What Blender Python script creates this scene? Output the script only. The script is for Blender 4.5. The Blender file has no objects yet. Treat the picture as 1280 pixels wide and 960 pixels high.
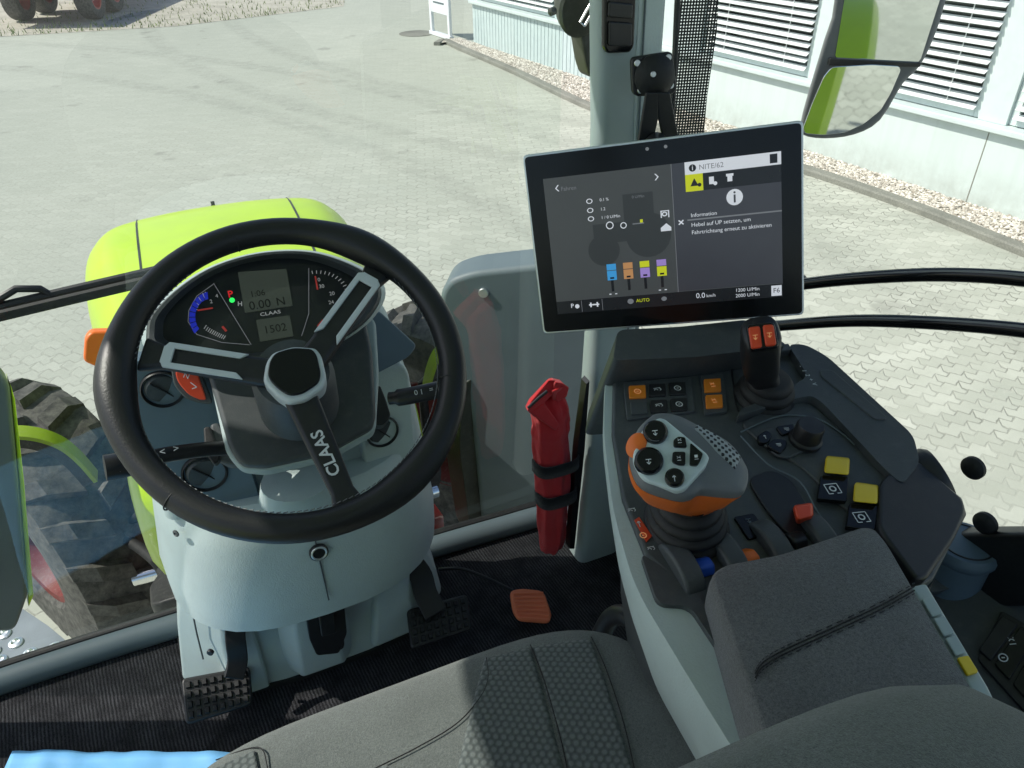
import bpy, bmesh, math, random
from mathutils import Vector as V, Matrix, noise
from mathutils.bvhtree import BVHTree
random.seed(7)
PI = math.pi
sc = bpy.context.scene
COL = sc.collection

# ------------------------------------------------------------------ camera geometry (metres; cab floor is z = 0)
FPX, CAM = 950.0, V((-.05, 0, 1.28))
YAW, PIT, ROLL = math.radians(23), math.radians(34), math.radians(.8)
FW = V((math.sin(YAW)*math.cos(PIT), math.cos(YAW)*math.cos(PIT), -math.sin(PIT)))
_r = V((math.cos(YAW), -math.sin(YAW), 0)); _u = _r.cross(FW)
RT = _r*math.cos(ROLL) - _u*math.sin(ROLL); UP = RT.cross(FW)
GZ = -1.45
def ray(px, py): return FW + RT*((px-640)/FPX) + UP*((480-py)/FPX)
def P(px, py, x=None, y=None, z=None, d=None):
    v = ray(px, py)
    t = d if d is not None else (x-CAM.x)/v.x if x is not None else (y-CAM.y)/v.y if y is not None else (z-CAM.z)/v.z
    return CAM + v*t
def on(px, py, pl, off=0.0):
    o, n = pl; n = V(n).normalized(); o = V(o) + n*off
    v = ray(px, py)
    return CAM + v*((o-CAM).dot(n)/v.dot(n))
def onp(pts, pl, off=0.0): return [on(x, y, pl, off) for x, y in pts]

# ------------------------------------------------------------------ materials
MATS = {}
class NT:
    def __init__(s, name):
        s.m = bpy.data.materials.new(name); s.m.use_nodes = True
        s.t = s.m.node_tree; s.t.nodes.clear()
        s.out = s.n('ShaderNodeOutputMaterial')
    def n(s, typ, **k):
        nd = s.t.nodes.new(typ)
        for a, b in k.items():
            if hasattr(nd, a): setattr(nd, a, b)
        return nd
    def l(s, a, b): s.t.links.new(a, b)
    def math(s, op, a, b=None, c=None):
        nd = s.n('ShaderNodeMath', operation=op)
        for i, v in enumerate((a, b, c)):
            if v is None: continue
            if isinstance(v, (int, float)): nd.inputs[i].default_value = v
            else: s.l(v, nd.inputs[i])
        return nd.outputs[0]
    def mix(s, f, a, b):
        nd = s.n('ShaderNodeMix', data_type='RGBA')
        for i, v in ((0, f), (6, a), (7, b)):
            if isinstance(v, (int, float)): nd.inputs[i].default_value = v
            elif isinstance(v, tuple): nd.inputs[i].default_value = (*v[:3], 1)
            else: s.l(v, nd.inputs[i])
        return nd.outputs[2]
    def noise(s, vec, scale, detail=3, rough=.55):
        nd = s.n('ShaderNodeTexNoise'); nd.inputs['Scale'].default_value = scale
        nd.inputs['Detail'].default_value = detail; nd.inputs['Roughness'].default_value = rough
        if vec is not None: s.l(vec, nd.inputs['Vector'])
        return nd.outputs['Fac']
    def ramp(s, f, a, b):
        nd = s.n('ShaderNodeMapRange'); nd.inputs[1].default_value = a; nd.inputs[2].default_value = b
        s.l(f, nd.inputs[0]); return nd.outputs[0]
    def obj(s): return s.n('ShaderNodeTexCoord').outputs['Object']
    def bsdf(s, col=None, rough=.5, metal=0, spec=.5, coat=0, bump=None, bstr=.2, bdist=.001, emit=None, estr=0):
        b = s.n('ShaderNodeBsdfPrincipled')
        def st(nm, v):
            if v is None: return
            if isinstance(v, (int, float)): b.inputs[nm].default_value = v
            elif isinstance(v, tuple): b.inputs[nm].default_value = (*v[:3], 1)
            else: s.l(v, b.inputs[nm])
        st('Base Color', col); st('Roughness', rough); st('Metallic', metal); st('Specular IOR Level', spec); st('Coat Weight', coat)
        b.inputs['Coat Roughness'].default_value = .06
        if emit: st('Emission Color', emit); st('Emission Strength', estr)
        if bump is not None:
            bp = s.n('ShaderNodeBump'); bp.inputs['Strength'].default_value = bstr; bp.inputs['Distance'].default_value = bdist
            s.l(bump, bp.inputs['Height']); s.l(bp.outputs[0], b.inputs['Normal'])
        s.l(b.outputs[0], s.out.inputs[0]); return b

def plastic(name, col, rough=.5, grain=900, bstr=.25, var=.12, spec=.5, coat=0, dust=.0):
    t = NT(name); o = t.obj()
    big = t.noise(o, 9, 4); fine = t.noise(o, grain, 2)
    dk = tuple(c*(1-var) for c in col); lt = tuple(min(1, c*(1+var)) for c in col)
    c = t.mix(t.ramp(big, .3, .7), dk, lt)
    if dust:
        d = t.noise(o, 60, 5, .7); c = t.mix(t.math('MULTIPLY', t.ramp(d, .5, .8), dust), c, (.35, .35, .32))
    r = t.math('ADD', t.math('MULTIPLY', big, .16), rough-.08)
    t.bsdf(c, r, spec=spec, coat=coat, bump=fine, bstr=bstr, bdist=.0006)
    MATS[name] = t.m; return t.m

LIGHT = plastic('light_grey_plastic', (.49, .585, .58), .46, 420, .7, .06, dust=.12)
LIGHT2 = plastic('pale_pillar_plastic', (.38, .46, .46), .5, 700, .25, .05)
DARK = plastic('dark_grey_plastic', (.062, .072, .076), .48, 750, .5, .14, dust=.10)
SLATE = plastic('slate_plastic', (.11, .165, .21), .5, 900, .3, .08)
BLACK = plastic('black_plastic', (.014, .015, .017), .42, 900, .25, .15, dust=.03)
GLOSSB = plastic('gloss_black', (.006, .007, .008), .18, 400, .02, .1, spec=.35)
RUBBER = plastic('black_rubber', (.012, .013, .014), .62, 500, .3, .2, dust=.05)
LEATHER = plastic('black_leather', (.011, .0115, .013), .42, 420, .45, .2)
SATIN = plastic('satin_silver_trim', (.62, .68, .69), .3, 500, .05, .05, spec=.8)
GREYP = plastic('grey_joystick_plastic', (.16, .17, .18), .5, 800, .3, .06)
SILVERP = plastic('silver_face_plastic', (.60, .70, .70), .38, 700, .1, .04)
ORANGE = plastic('orange_plastic', (.82, .17, .018), .42, 700, .15, .06)
AMBER = plastic('amber_button', (.80, .24, .02), .4, 700, .1, .08)
REDLEV = plastic('red_orange_plastic', (.72, .07, .02), .38, 700, .1, .06)
YELLOW = plastic('yellow_plastic', (.78, .56, .012), .45, 700, .15, .06)
BLUEP = plastic('blue_plastic', (.02, .09, .5), .4, 700, .1, .05)
GRAPHITE = plastic('graphite_bonnet_plastic', (.05, .055, .06), .5, 500, .3, .1)
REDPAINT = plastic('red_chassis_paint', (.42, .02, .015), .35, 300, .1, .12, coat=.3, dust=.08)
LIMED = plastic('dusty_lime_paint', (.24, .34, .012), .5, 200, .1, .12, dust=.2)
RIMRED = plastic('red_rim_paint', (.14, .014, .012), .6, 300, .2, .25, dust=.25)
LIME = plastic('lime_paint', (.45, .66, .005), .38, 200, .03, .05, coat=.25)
OLIVE = plastic('dark_olive_panel', (.035, .04, .03), .5, 400, .25, .25, dust=.1)
CHASSIS = plastic('chassis_black', (.018, .018, .018), .55, 300, .4, .3, dust=.15)
PANELG = plastic('grey_cover_panel', (.115, .152, .168), .55, 400, .3, .06)
SALMON = plastic('orange_pedal_rubber', (.75, .20, .09), .55, 500, .25, .08)
def metal(name, col, rough):
    t = NT(name); o = t.obj(); nz = t.noise(o, 40, 5)
    t.bsdf(col, t.math('ADD', t.math('MULTIPLY', nz, .25), rough-.1), metal=1, bump=t.noise(o, 300, 2), bstr=.08, bdist=.0004)
    MATS[name] = t.m; return t.m
ALU = metal('satin_aluminium', (.75, .79, .80), .36)
CHROME = metal('chrome', (.8, .82, .83), .14)
PLATE = plastic('step_aluminium', (.20, .23, .27), .45, 300, .2, .15, spec=.6)

def fabric(name, col, col2, kind='fine', scale=1.0):
    t = NT(name); o = t.obj()
    if kind == 'honey':
        sx = t.n('ShaderNodeSeparateXYZ'); t.l(o, sx.inputs[0]); kx = 2*PI/.0074
        ph = t.noise(o, 60, 2)
        xs = t.math('ADD', t.math('MULTIPLY', sx.outputs[0], kx), t.math('MULTIPLY', ph, .9)); ys = t.math('MULTIPLY', sx.outputs[1], kx*1.0)
        c1 = t.math('COSINE', xs)
        c2 = t.math('COSINE', t.math('ADD', t.math('MULTIPLY', xs, .5), t.math('MULTIPLY', ys, .866)))
        c3 = t.math('COSINE', t.math('SUBTRACT', t.math('MULTIPLY', xs, .5), t.math('MULTIPLY', ys, .866)))
        h = t.ramp(t.math('ADD', t.math('ADD', c1, c2), c3), 1.2, -1.5)
        f = t.math('ADD', t.math('MULTIPLY', h, .75), t.math('MULTIPLY', t.noise(o, 900, 2), .35))
        c = t.mix(f, col2, col); hh = t.math('SUBTRACT', 1, h); bs, bd = .5, .002
    else:
        n1 = t.noise(o, 1100*scale, 2, .8); n2 = t.noise(o, 420*scale, 3, .7); n3 = t.noise(o, 14, 3)
        f = t.ramp(t.math('ADD', t.math('MULTIPLY', n1, .6), t.math('MULTIPLY', n2, .4)), .36, .66)
        c = t.mix(f, col, col2); c = t.mix(t.math('MULTIPLY', t.ramp(n3, .4, .7), .22), c, tuple(x*.7 for x in col))
        hh = f; bs, bd = .6, .0012
    b = t.bsdf(c, .95, spec=.12, bump=hh, bstr=bs, bdist=bd)
    b.inputs['Sheen Weight'].default_value = .25; b.inputs['Sheen Roughness'].default_value = .5
    MATS[name] = t.m; return t.m
SEATF = fabric('seat_fabric', (.085, .095, .093), (.215, .236, .228))
SEATH = fabric('seat_honeycomb_fabric', (.070, .082, .083), (.150, .168, .165), 'honey')
ARMF = fabric('armrest_fabric', (.088, .092, .097), (.215, .222, .23), 'fine', .8)
REDF = fabric('red_nylon', (.66, .026, .032), (.76, .045, .055), 'fine', 1.2)
STRAP = fabric('black_webbing', (.012, .012, .013), (.025, .025, .027))
BLUES = plastic('blue_sheet', (.16, .42, .72), .55, 60, .1, .06)

def carpet():
    t = NT('ribbed_carpet'); o = t.obj()
    sx = t.n('ShaderNodeSeparateXYZ'); t.l(o, sx.inputs[0])
    n = t.noise(o, 90, 3, .7); f = t.noise(o, 700, 2, .8)
    w = t.math('SINE', t.math('ADD', t.math('MULTIPLY', t.math('ADD', sx.outputs[0], t.math('MULTIPLY', sx.outputs[1], .12)), 2*PI/.0062), t.math('MULTIPLY', n, 5)))
    rib = t.math('ADD', t.math('MULTIPLY', w, .5), .5)
    h = t.math('ADD', t.math('MULTIPLY', t.math('MULTIPLY', rib, t.ramp(t.noise(o, 30, 3), .2, .7)), .38), t.math('MULTIPLY', f, .80))
    c = t.mix(t.ramp(h, .35, .95), (.011, .0115, .013), (.105, .108, .118))
    sp = t.ramp(t.noise(o, 420, 2, .9), .70, .78)
    c = t.mix(t.math('MULTIPLY', sp, .7), c, (.24, .25, .27))
    t.bsdf(c, .95, spec=.1, bump=h, bstr=1, bdist=.004); return t.m
CARPET = carpet()

def tyre_mat():
    t = NT('tyre_rubber'); o = t.obj(); n = t.noise(o, 25, 5, .7)
    c = t.mix(t.ramp(n, .35, .7), (.032, .032, .030), (.135, .132, .118))
    t.bsdf(c, .75, bump=t.noise(o, 120, 3), bstr=.3, bdist=.003); return t.m
TYRE = tyre_mat()

def glass_mat(name, tint, refl=1.0):
    t = NT(name); lw = t.n('ShaderNodeLayerWeight'); lw.inputs['Blend'].default_value = .5
    fr = t.math('ADD', .045, t.math('MULTIPLY', t.math('POWER', lw.outputs['Facing'], 5), .9))
    tr = t.n('ShaderNodeBsdfTransparent'); tr.inputs[0].default_value = (*tint, 1)
    gl = t.n('ShaderNodeBsdfGlossy'); gl.inputs['Roughness'].default_value = 0.0
    mx = t.n('ShaderNodeMixShader'); t.l(t.math('MULTIPLY', fr, refl), mx.inputs[0])
    t.l(tr.outputs[0], mx.inputs[1]); t.l(gl.outputs[0], mx.inputs[2]); t.l(mx.outputs[0], t.out.inputs[0]); return t.m
GLASS = glass_mat('cab_glass', (.95, .985, .96), 1.8)
SIDEGLASS = glass_mat('side_glass', (.96, .985, .965), .3)
WGLASS = glass_mat('window_glass', (.8, .88, .86), 1.0)
def mirror_mat():
    t = NT('mirror_silver'); t.bsdf((.80, .84, .80), .03, metal=1, bump=t.noise(t.obj(), 6, 2), bstr=.02, bdist=.001); return t.m
MIRROR = mirror_mat()
def perf_mat():
    t = NT('perforated_black'); o = t.obj()
    mp = t.n('ShaderNodeMapping'); mp.inputs['Rotation'].default_value = (0, .78, 0); t.l(o, mp.inputs[0])
    sx = t.n('ShaderNodeSeparateXYZ'); t.l(mp.outputs[0], sx.inputs[0])
    a = t.math('SINE', t.math('MULTIPLY', sx.outputs[0], 2*PI/.0066)); b = t.math('SINE', t.math('MULTIPLY', sx.outputs[2], 2*PI/.0066))
    h = t.math('GREATER_THAN', t.math('MULTIPLY', a, b), .42)
    bs = t.bsdf((.02, .022, .022), .5)
    tr = t.n('ShaderNodeBsdfTransparent'); mx = t.n('ShaderNodeMixShader')
    t.l(h, mx.inputs[0]); t.l(bs.outputs[0], mx.inputs[1]); t.l(tr.outputs[0], mx.inputs[2]); t.l(mx.outputs[0], t.out.inputs[0]); return t.m
PERF = perf_mat()
def grip_mat():
    t = NT('grip_mesh'); o = t.obj(); mp = t.n('ShaderNodeMapping'); mp.inputs['Rotation'].default_value = (0, 0, .55); t.l(o, mp.inputs[0])
    sx = t.n('ShaderNodeSeparateXYZ'); t.l(mp.outputs[0], sx.inputs[0])
    a = t.math('SINE', t.math('MULTIPLY', sx.outputs[0], 2*PI/.0062)); b = t.math('SINE', t.math('MULTIPLY', sx.outputs[1], 2*PI/.0062))
    h = t.ramp(t.math('MULTIPLY', a, b), .30, .12); t.bsdf(t.mix(h, (.012,.013,.015), (.36,.39,.40)), .5, bump=h, bstr=.6, bdist=.001); return t.m
GRIPM = grip_mat()
def glow(name, col, e, rough=.3):
    t = NT(name); n = t.noise(t.obj(), 30, 2)
    t.bsdf(t.mix(n, tuple(c*.5 for c in col), tuple(c*.7 for c in col)), rough, emit=col, estr=e); return t.m
WHITE = plastic('white_print', (.7, .73, .73), .5, 300, .02, .03)
SCR_BG = glow('screen_dark', (.055, .058, .07), .5, .22)
SCR_BG2 = glow('screen_dark_left', (.07, .076, .078), .5, .3)  # dark grey of the left pane, lifted to stand in for glare
SCR_BAR = glow('screen_bar', (.02, .022, .026), .3, .25)
SCR_W = glow('screen_white', (.78, .80, .86), .55, .4)
SCR_G = glow('screen_grey', (.22, .23, .25), .5, .4)
SCR_Y = glow('screen_yellow', (.62, .66, .02), .6, .4)
SCR_B = glow('screen_blue', (.06, .38, .8), .5, .4)
SCR_O = glow('screen_orange', (.62, .30, .12), .5, .4)
SCR_V = glow('screen_violet', (.42, .28, .72), .5, .4)
LCD = glow('lcd_green_grey', (.050, .062, .050), .5, .3)
LCDT = plastic('lcd_digit', (.008, .01, .008), .4, 300, .02, .03)
LEDR = glow('led_red', (.7, .03, .03), .6); LEDG = glow('led_green', (.03, .8, .12), 1.2); LEDB = glow('gauge_blue', (.02, .035, .5), .5)
CLUST = plastic('cluster_black', (.022, .026, .027), .3, 400, .02, .1, spec=.6)
SCR_T = glow('screen_picture', (.045, .05, .052), .45, .3)  # display colour of the tractor picture, close to the pane behind it
TICK = glow('gauge_white', (.42, .44, .44), .4)
NEEDLE = glow('needle_red', (.5, .06, .05), .3)

def pavers():
    t = NT('yard_pavers'); o = t.obj()
    mp = t.n('ShaderNodeMapping'); mp.inputs['Rotation'].default_value = (0, 0, .30); t.l(o, mp.inputs[0])
    sx = t.n('ShaderNodeSeparateXYZ'); t.l(mp.outputs[0], sx.inputs[0])
    X, Y = sx.outputs[0], sx.outputs[1]
    wob = t.noise(o, 11, 4, .7)
    pp = t.n('ShaderNodeMath', operation='PINGPONG'); t.l(X, pp.inputs[0]); pp.inputs[1].default_value = .05
    yy = t.math('ADD', t.math('ADD', Y, t.math('MULTIPLY', pp.outputs[0], .85)), t.math('MULTIPLY', wob, .03))
    row = t.math('FLOOR', t.math('DIVIDE', yy, .10))
    fy = t.math('FRACT', t.math('DIVIDE', yy, .10))
    xx = t.math('DIVIDE', t.math('ADD', X, t.math('MULTIPLY', t.math('MODULO', row, 2), .10)), .20)
    pq = t.n('ShaderNodeMath', operation='PINGPONG'); t.l(fy, pq.inputs[0]); pq.inputs[1].default_value = .5
    xx = t.math('ADD', xx, t.math('ADD', t.math('MULTIPLY', pq.outputs[0], .22), t.math('MULTIPLY', wob, .10)))
    fx = t.math('FRACT', xx); colm = t.math('FLOOR', xx)
    dy = t.math('MULTIPLY', t.math('MINIMUM', fy, t.math('SUBTRACT', 1, fy)), .10)
    dx = t.math('MULTIPLY', t.math('MINIMUM', fx, t.math('SUBTRACT', 1, fx)), .20)
    d = t.math('MINIMUM', dx, dy)
    jm = t.ramp(t.noise(o, 1.3, 4, .6), .38, .62); joint = t.math('MAXIMUM', t.ramp(t.math('ADD', d, t.math('MULTIPLY', t.math('SUBTRACT', t.noise(o, 70, 4, .8), .5), .006)), .001, .0085), t.math('MULTIPLY', jm, .75))
    cv = t.n('ShaderNodeCombineXYZ'); t.l(colm, cv.inputs[0]); t.l(row, cv.inputs[1])
    wn = t.n('ShaderNodeTexWhiteNoise'); t.l(cv.outputs[0], wn.inputs[0])
    stain = t.noise(o, .55, 6, .62); mid = t.noise(o, 3.5, 5, .7); fine = t.noise(o, 70, 4, .8)
    c = t.mix(t.math('ADD', t.math('MULTIPLY', wn.outputs[0], .62), t.math('MULTIPLY', fine, .4)), (.38, .395, .34), (.55, .565, .495))
    c = t.mix(t.math('MULTIPLY', t.ramp(mid, .42, .72), .45), c, (.36, .38, .32))
    c = t.mix(t.math('MULTIPLY', t.ramp(stain, .45, .68), .5), c, (.31, .335, .29))
    so_ = t.n('ShaderNodeSeparateXYZ'); t.l(o, so_.inputs[0]); farm = t.math('ADD', t.ramp(t.math('SUBTRACT', so_.outputs[1], t.math('MULTIPLY', so_.outputs[0], .8)), .5, 9), t.math('MULTIPLY', t.math('SUBTRACT', stain, .5), .8))
    grey = t.mix(t.ramp(t.noise(o, 38, 5, .8), .3, .7), (.31, .33, .285), (.455, .48, .41))
    far = t.math('MAXIMUM', t.math('MINIMUM', farm, 1), 0)
    c = t.mix(t.math('MULTIPLY', far, .66), c, grey)
    def track(cx, cy, r0):
        dx = t.math('SUBTRACT', so_.outputs[0], cx); dy = t.math('SUBTRACT', so_.outputs[1], cy)
        r = t.math('SQRT', t.math('ADD', t.math('MULTIPLY', dx, dx), t.math('MULTIPLY', dy, dy)))
        return t.ramp(t.math('ABSOLUTE', t.math('SUBTRACT', t.math('ADD', r, t.math('MULTIPLY', mid, .12)), r0)), .24, .12)
    tk = t.math('MAXIMUM', t.math('MAXIMUM', track(-16, 3, 19), track(-16, 3, 20.9)), t.math('MAXIMUM', track(22, 20, 20.5), track(22, 20, 22.2)))
    c = t.mix(t.math('MULTIPLY', t.math('MULTIPLY', tk, t.ramp(t.noise(o, 6, 5, .75), .35, .7)), .34), c, (.19, .20, .175))
    chalk = t.math('MULTIPLY', t.ramp(t.noise(o, 1.1, 2), .60, .72), t.ramp(t.noise(o, 14, 5, .8), .50, .72)); c = t.mix(t.math('MULTIPLY', chalk, .45), c, (.58, .58, .52))
    spots = t.ramp(t.noise(o, 1.9, 3, .5), .66, .74); c = t.mix(t.math('MULTIPLY', spots, .35), c, (.15, .15, .135))
    joint = t.math('MAXIMUM', joint, t.math('MULTIPLY', far, .8))
    c = t.mix(t.ramp(joint, 0, 1), t.mix(t.ramp(mid, .35, .6), (.19, .195, .165), (.36, .365, .32)), c)
    h = t.math('ADD', t.math('MULTIPLY', joint, 1), t.math('MULTIPLY', fine, .22))
    t.bsdf(c, .9, spec=.2, bump=h, bstr=.55, bdist=.006); return t.m
PAVE = pavers()
def stone(name, a, b, sc1=40):
    t = NT(name); o = t.obj(); n = t.noise(o, sc1, 5, .75); m = t.noise(o, 2.2, 4)
    c = t.mix(t.ramp(n, .3, .7), a, b); c = t.mix(t.math('MULTIPLY', t.ramp(m, .45, .7), .4), c, tuple(x*.55 for x in a))
    t.bsdf(c, .9, spec=.2, bump=n, bstr=.5, bdist=.01); return t.m
KERBM = stone('kerb_concrete', (.17, .175, .155), (.30, .30, .26), 60)
def pebble_mat():
    t = NT('pebbles'); g = t.n('ShaderNodeNewGeometry'); r = g.outputs['Random Per Island']
    c = t.mix(r, (.30, .265, .215), (.78, .74, .66)); t.bsdf(c, .8); return t.m
PEB = pebble_mat()
BEDM = stone('bed_gravel', (.36, .34, .28), (.55, .53, .46), 30)
GRASSM = stone('grass_ground', (.16, .22, .09), (.30, .36, .16), 25)
def wall_mat():
    t = NT('painted_wall'); o = t.obj(); sx = t.n('ShaderNodeSeparateXYZ'); t.l(o, sx.inputs[0])
    mp = t.n('ShaderNodeMapping'); mp.inputs['Scale'].default_value = (1, 1, .06); t.l(o, mp.inputs[0])
    streak = t.ramp(t.noise(mp.outputs[0], 9, 5, .7), .45, .75); base = t.math('MULTIPLY', t.ramp(sx.outputs[2], .42, .02), t.ramp(t.noise(o, 5, 5, .7), .3, .65))
    c = t.mix(t.math('MULTIPLY', streak, .28), (.58, .66, .64), (.40, .46, .44)); c = t.mix(t.math('MULTIPLY', base, .6), c, (.30, .32, .28))
    t.bsdf(c, .8, bump=t.noise(o, 120, 3), bstr=.3, bdist=.002); return t.m
WALLM = wall_mat()
PANELW = plastic('wall_cladding', (.50, .60, .60), .45, 60, .05, .05)
FRAMEW = plastic('window_frame_white', (.58, .66, .65), .4, 60, .05, .04)
BLIND = plastic('blind_slat', (.72, .76, .75), .45, 60, .05, .04)
DARKROOM = plastic('dark_interior', (.05, .06, .06), .7, 20, .05, .2)
SIGNM = plastic('sign_white', (.75, .78, .80), .35, 60, .03, .03)

# ------------------------------------------------------------------ mesh helpers
def BM(): return bmesh.new()
def face(bm, vs):
    try: return bm.faces.new(vs)
    except ValueError: return None
def loft(rings, bm=None, cap0=True, cap1=True, closed=True):
    bm = bm or BM(); R = [[bm.verts.new(p) for p in r] for r in rings]; n = len(rings[0])
    for a, b in zip(R, R[1:]):
        for i in range(n if closed else n-1):
            j = (i+1) % n; face(bm, (a[i], a[j], b[j], b[i]))
    if closed:
        if cap0: face(bm, list(reversed(R[0])))
        if cap1: face(bm, R[-1])
    return bm
def prism(pts, vec, bm=None): return loft([[V(p)+V(vec) for p in pts], [V(p) for p in pts]], bm)
def plate(px, pl, th, off=0.0, bm=None, rad=0):
    pts = onp(px, pl, off)
    if rad: pts = roundpoly(pts, rad)
    return prism(pts, -V(pl[1]).normalized()*th, bm)
def roundpoly(pts, rad, seg=5):
    out = []; n = len(pts)
    for i in range(n):
        p, a, b = V(pts[i]), V(pts[i-1]), V(pts[(i+1) % n])
        da, db = (a-p), (b-p); r = min(rad, da.length*.45, db.length*.45)
        A, B = p+da.normalized()*r, p+db.normalized()*r
        for k in range(seg+1):
            t = k/seg; out.append(A*(1-t)**2 + p*2*t*(1-t) + B*t*t)
    return out
def box(c, s, bm=None, rot=None):
    bm = bm or BM(); c = V(c); M = rot or Matrix.Identity(3); vs = []
    for x in (-.5, .5):
        for y in (-.5, .5):
            for z in (-.5, .5): vs.append(bm.verts.new(c + M @ V((x*s[0], y*s[1], z*s[2]))))
    for f in ((0,1,3,2), (4,6,7,5), (0,4,5,1), (2,3,7,6), (0,2,6,4), (1,5,7,3)): face(bm, [vs[i] for i in f])
    return bm
def frame_from(t, ref=None):
    t = V(t).normalized(); a = V(ref) if ref is not None else (V((0,0,1)) if abs(t.z) < .9 else V((1,0,0)))
    x = a.cross(t).normalized(); return x, t.cross(x)
def tube(path, r, seg=12, bm=None, caps=True, ref=None, flat=1.0):
    path = [V(p) for p in path]; rings = []; px = None
    for i, p in enumerate(path):
        t = (path[min(i+1, len(path)-1)] - path[max(i-1, 0)])
        x, y = frame_from(t, ref)
        if px is not None and ref is None:
            tt = t.normalized(); x = (px - tt*px.dot(tt)).normalized(); y = tt.cross(x)
        px = x; rr = r[i] if isinstance(r, (list, tuple)) else r
        rings.append([p + x*math.cos(k*2*PI/seg)*rr + y*math.sin(k*2*PI/seg)*rr*flat for k in range(seg)])
    return loft(rings, bm, caps, caps)
def spline(pts, n=8):
    pts = [V(p) for p in pts]; out = []
    for i in range(len(pts)-1):
        p0, p1, p2, p3 = pts[max(i-1,0)], pts[i], pts[i+1], pts[min(i+2,len(pts)-1)]
        for k in range(n):
            t = k/n
            out.append(.5*((2*p1)+(p2-p0)*t+(2*p0-5*p1+4*p2-p3)*t*t+(3*p1-p0-3*p2+p3)*t**3))
    out.append(pts[-1]); return out
def lathe(prof, o, axis, seg=32, bm=None, sx=1, sy=1, cap=True):
    o = V(o); a = V(axis).normalized(); x, y = frame_from(a)
    rings = [[o + a*h + x*math.cos(k*2*PI/seg)*r*sx + y*math.sin(k*2*PI/seg)*r*sy for k in range(seg)] for r, h in prof]
    return loft(rings, bm, cap, cap)
def torus(o, n, R, r, bm=None, seg=40, s2=8):
    n = V(n).normalized(); x, y = frame_from(n); o = V(o); rings = []
    bm = bm or BM(); R_ = []
    for k in range(seg):
        d = x*math.cos(k*2*PI/seg)+y*math.sin(k*2*PI/seg)
        R_.append([bm.verts.new(o+d*(R+r*math.cos(j*2*PI/s2))+n*r*math.sin(j*2*PI/s2)) for j in range(s2)])
    for k in range(seg):
        a, b = R_[k], R_[(k+1) % seg]
        for j in range(s2): face(bm, (a[j], b[j], b[(j+1) % s2], a[(j+1) % s2]))
    return bm
def disc_on(px, py, pl, r, th, off=0, seg=28, bm=None):
    n = V(pl[1]).normalized(); o = on(px, py, pl, off)
    return lathe([(r*.92, -th), (r, -th*.9), (r, -th*.25), (r*.9, 0)], o, n, seg, bm)

# ------------------------------------------------------------------ objects
class Thing: pass
def thing(name, label, cat, base, group=None, parent=None):
    o = bpy.data.objects.new(name, None); COL.objects.link(o); o.empty_display_size = .05
    if parent:                                   # a part with pieces of its own
        o.parent = parent
        if label: o['label'] = label
        return o
    o.location = base
    o['label'] = label; o['category'] = cat
    if group: o['group'] = group
    return o
def root_loc(o):
    while o.parent: o = o.parent
    return V(o.location)
def obj(name, bm, mat, parent=None, bevel=0, sub=0, smooth=True, seg=2, label=None, cat=None, group=None, kind=None, base=None, ang=40, recalc=True):
    if isinstance(bm, bmesh.types.BMesh):
        if recalc: bmesh.ops.recalc_face_normals(bm, faces=bm.faces)
        me = bpy.data.meshes.new(name); bm.to_mesh(me); bm.free()
    else: me = bm; me.name = name
    b = root_loc(parent) if parent else V(base) if base is not None else V((0,0,0))
    if b.length > 0: me.transform(Matrix.Translation(-b))
    me.materials.clear(); me.materials.append(mat)
    o = bpy.data.objects.new(name, me); COL.objects.link(o)
    if parent: o.parent = parent
    else: o.location = b
    if smooth:
        for p in me.polygons: p.use_smooth = True
    if bevel:
        m = o.modifiers.new('Bevel', 'BEVEL'); m.width = bevel; m.segments = seg; m.limit_method = 'ANGLE'; m.angle_limit = math.radians(35); m.harden_normals = False
    if sub:
        m = o.modifiers.new('Subsurf', 'SUBSURF'); m.levels = sub; m.render_levels = sub
    if smooth and not sub:
        if bevel:
            m = o.modifiers.new('Weighted', 'WEIGHTED_NORMAL'); m.keep_sharp = False
        else: me.set_sharp_from_angle(angle=math.radians(ang))
    if label: o['label'] = label
    if cat: o['category'] = cat
    if group: o['group'] = group
    if kind: o['kind'] = kind
    return o
def struct(name, bm, mat, **k): return obj(name, bm, mat, kind='structure', **k)
def copy_tree(o, parent=None, loc=None, label=None):
    c = o.copy(); COL.objects.link(c)
    if parent: c.parent = parent
    if loc is not None: c.location = loc
    if label: c['label'] = label
    for ch in list(o.children): copy_tree(ch, c)
    return c
def text_bm(s, size, o, xd, n, bm=None, align='CENTER', bold=0.0, sx=1.0):
    cu = bpy.data.curves.new('t', 'FONT'); cu.body = s; cu.size = 1; cu.align_x = align; cu.align_y = 'CENTER'; cu.offset = bold; cu.resolution_u = 3
    ob = bpy.data.objects.new('t', cu); COL.objects.link(ob)
    dg = bpy.context.evaluated_depsgraph_get(); me = bpy.data.meshes.new_from_object(ob.evaluated_get(dg))
    bpy.data.objects.remove(ob); bpy.data.curves.remove(cu)
    n = V(n).normalized(); x = V(xd); x = (x-n*x.dot(n)).normalized(); y = n.cross(x); o = V(o)
    bm = bm or BM(); vs = [bm.verts.new(o + x*v.co.x*sx*size + y*v.co.y*size) for v in me.vertices]
    for p in me.polygons: face(bm, [vs[i] for i in p.vertices])
    bpy.data.meshes.remove(me); return bm
def text_on(s, px, py, px2, py2, pl, hpx, off=.0006, bm=None, align='CENTER', bold=0, sx=1.0):
    """a word centred at a point of a plane, reading towards a second point"""
    o = on(px, py, pl, off); q = on(px2, py2, pl, off)
    dep = (o-CAM).dot(FW); return text_bm(s, hpx*dep/FPX*1.35, o, q-o, pl[1], bm, align, bold, sx)

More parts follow.
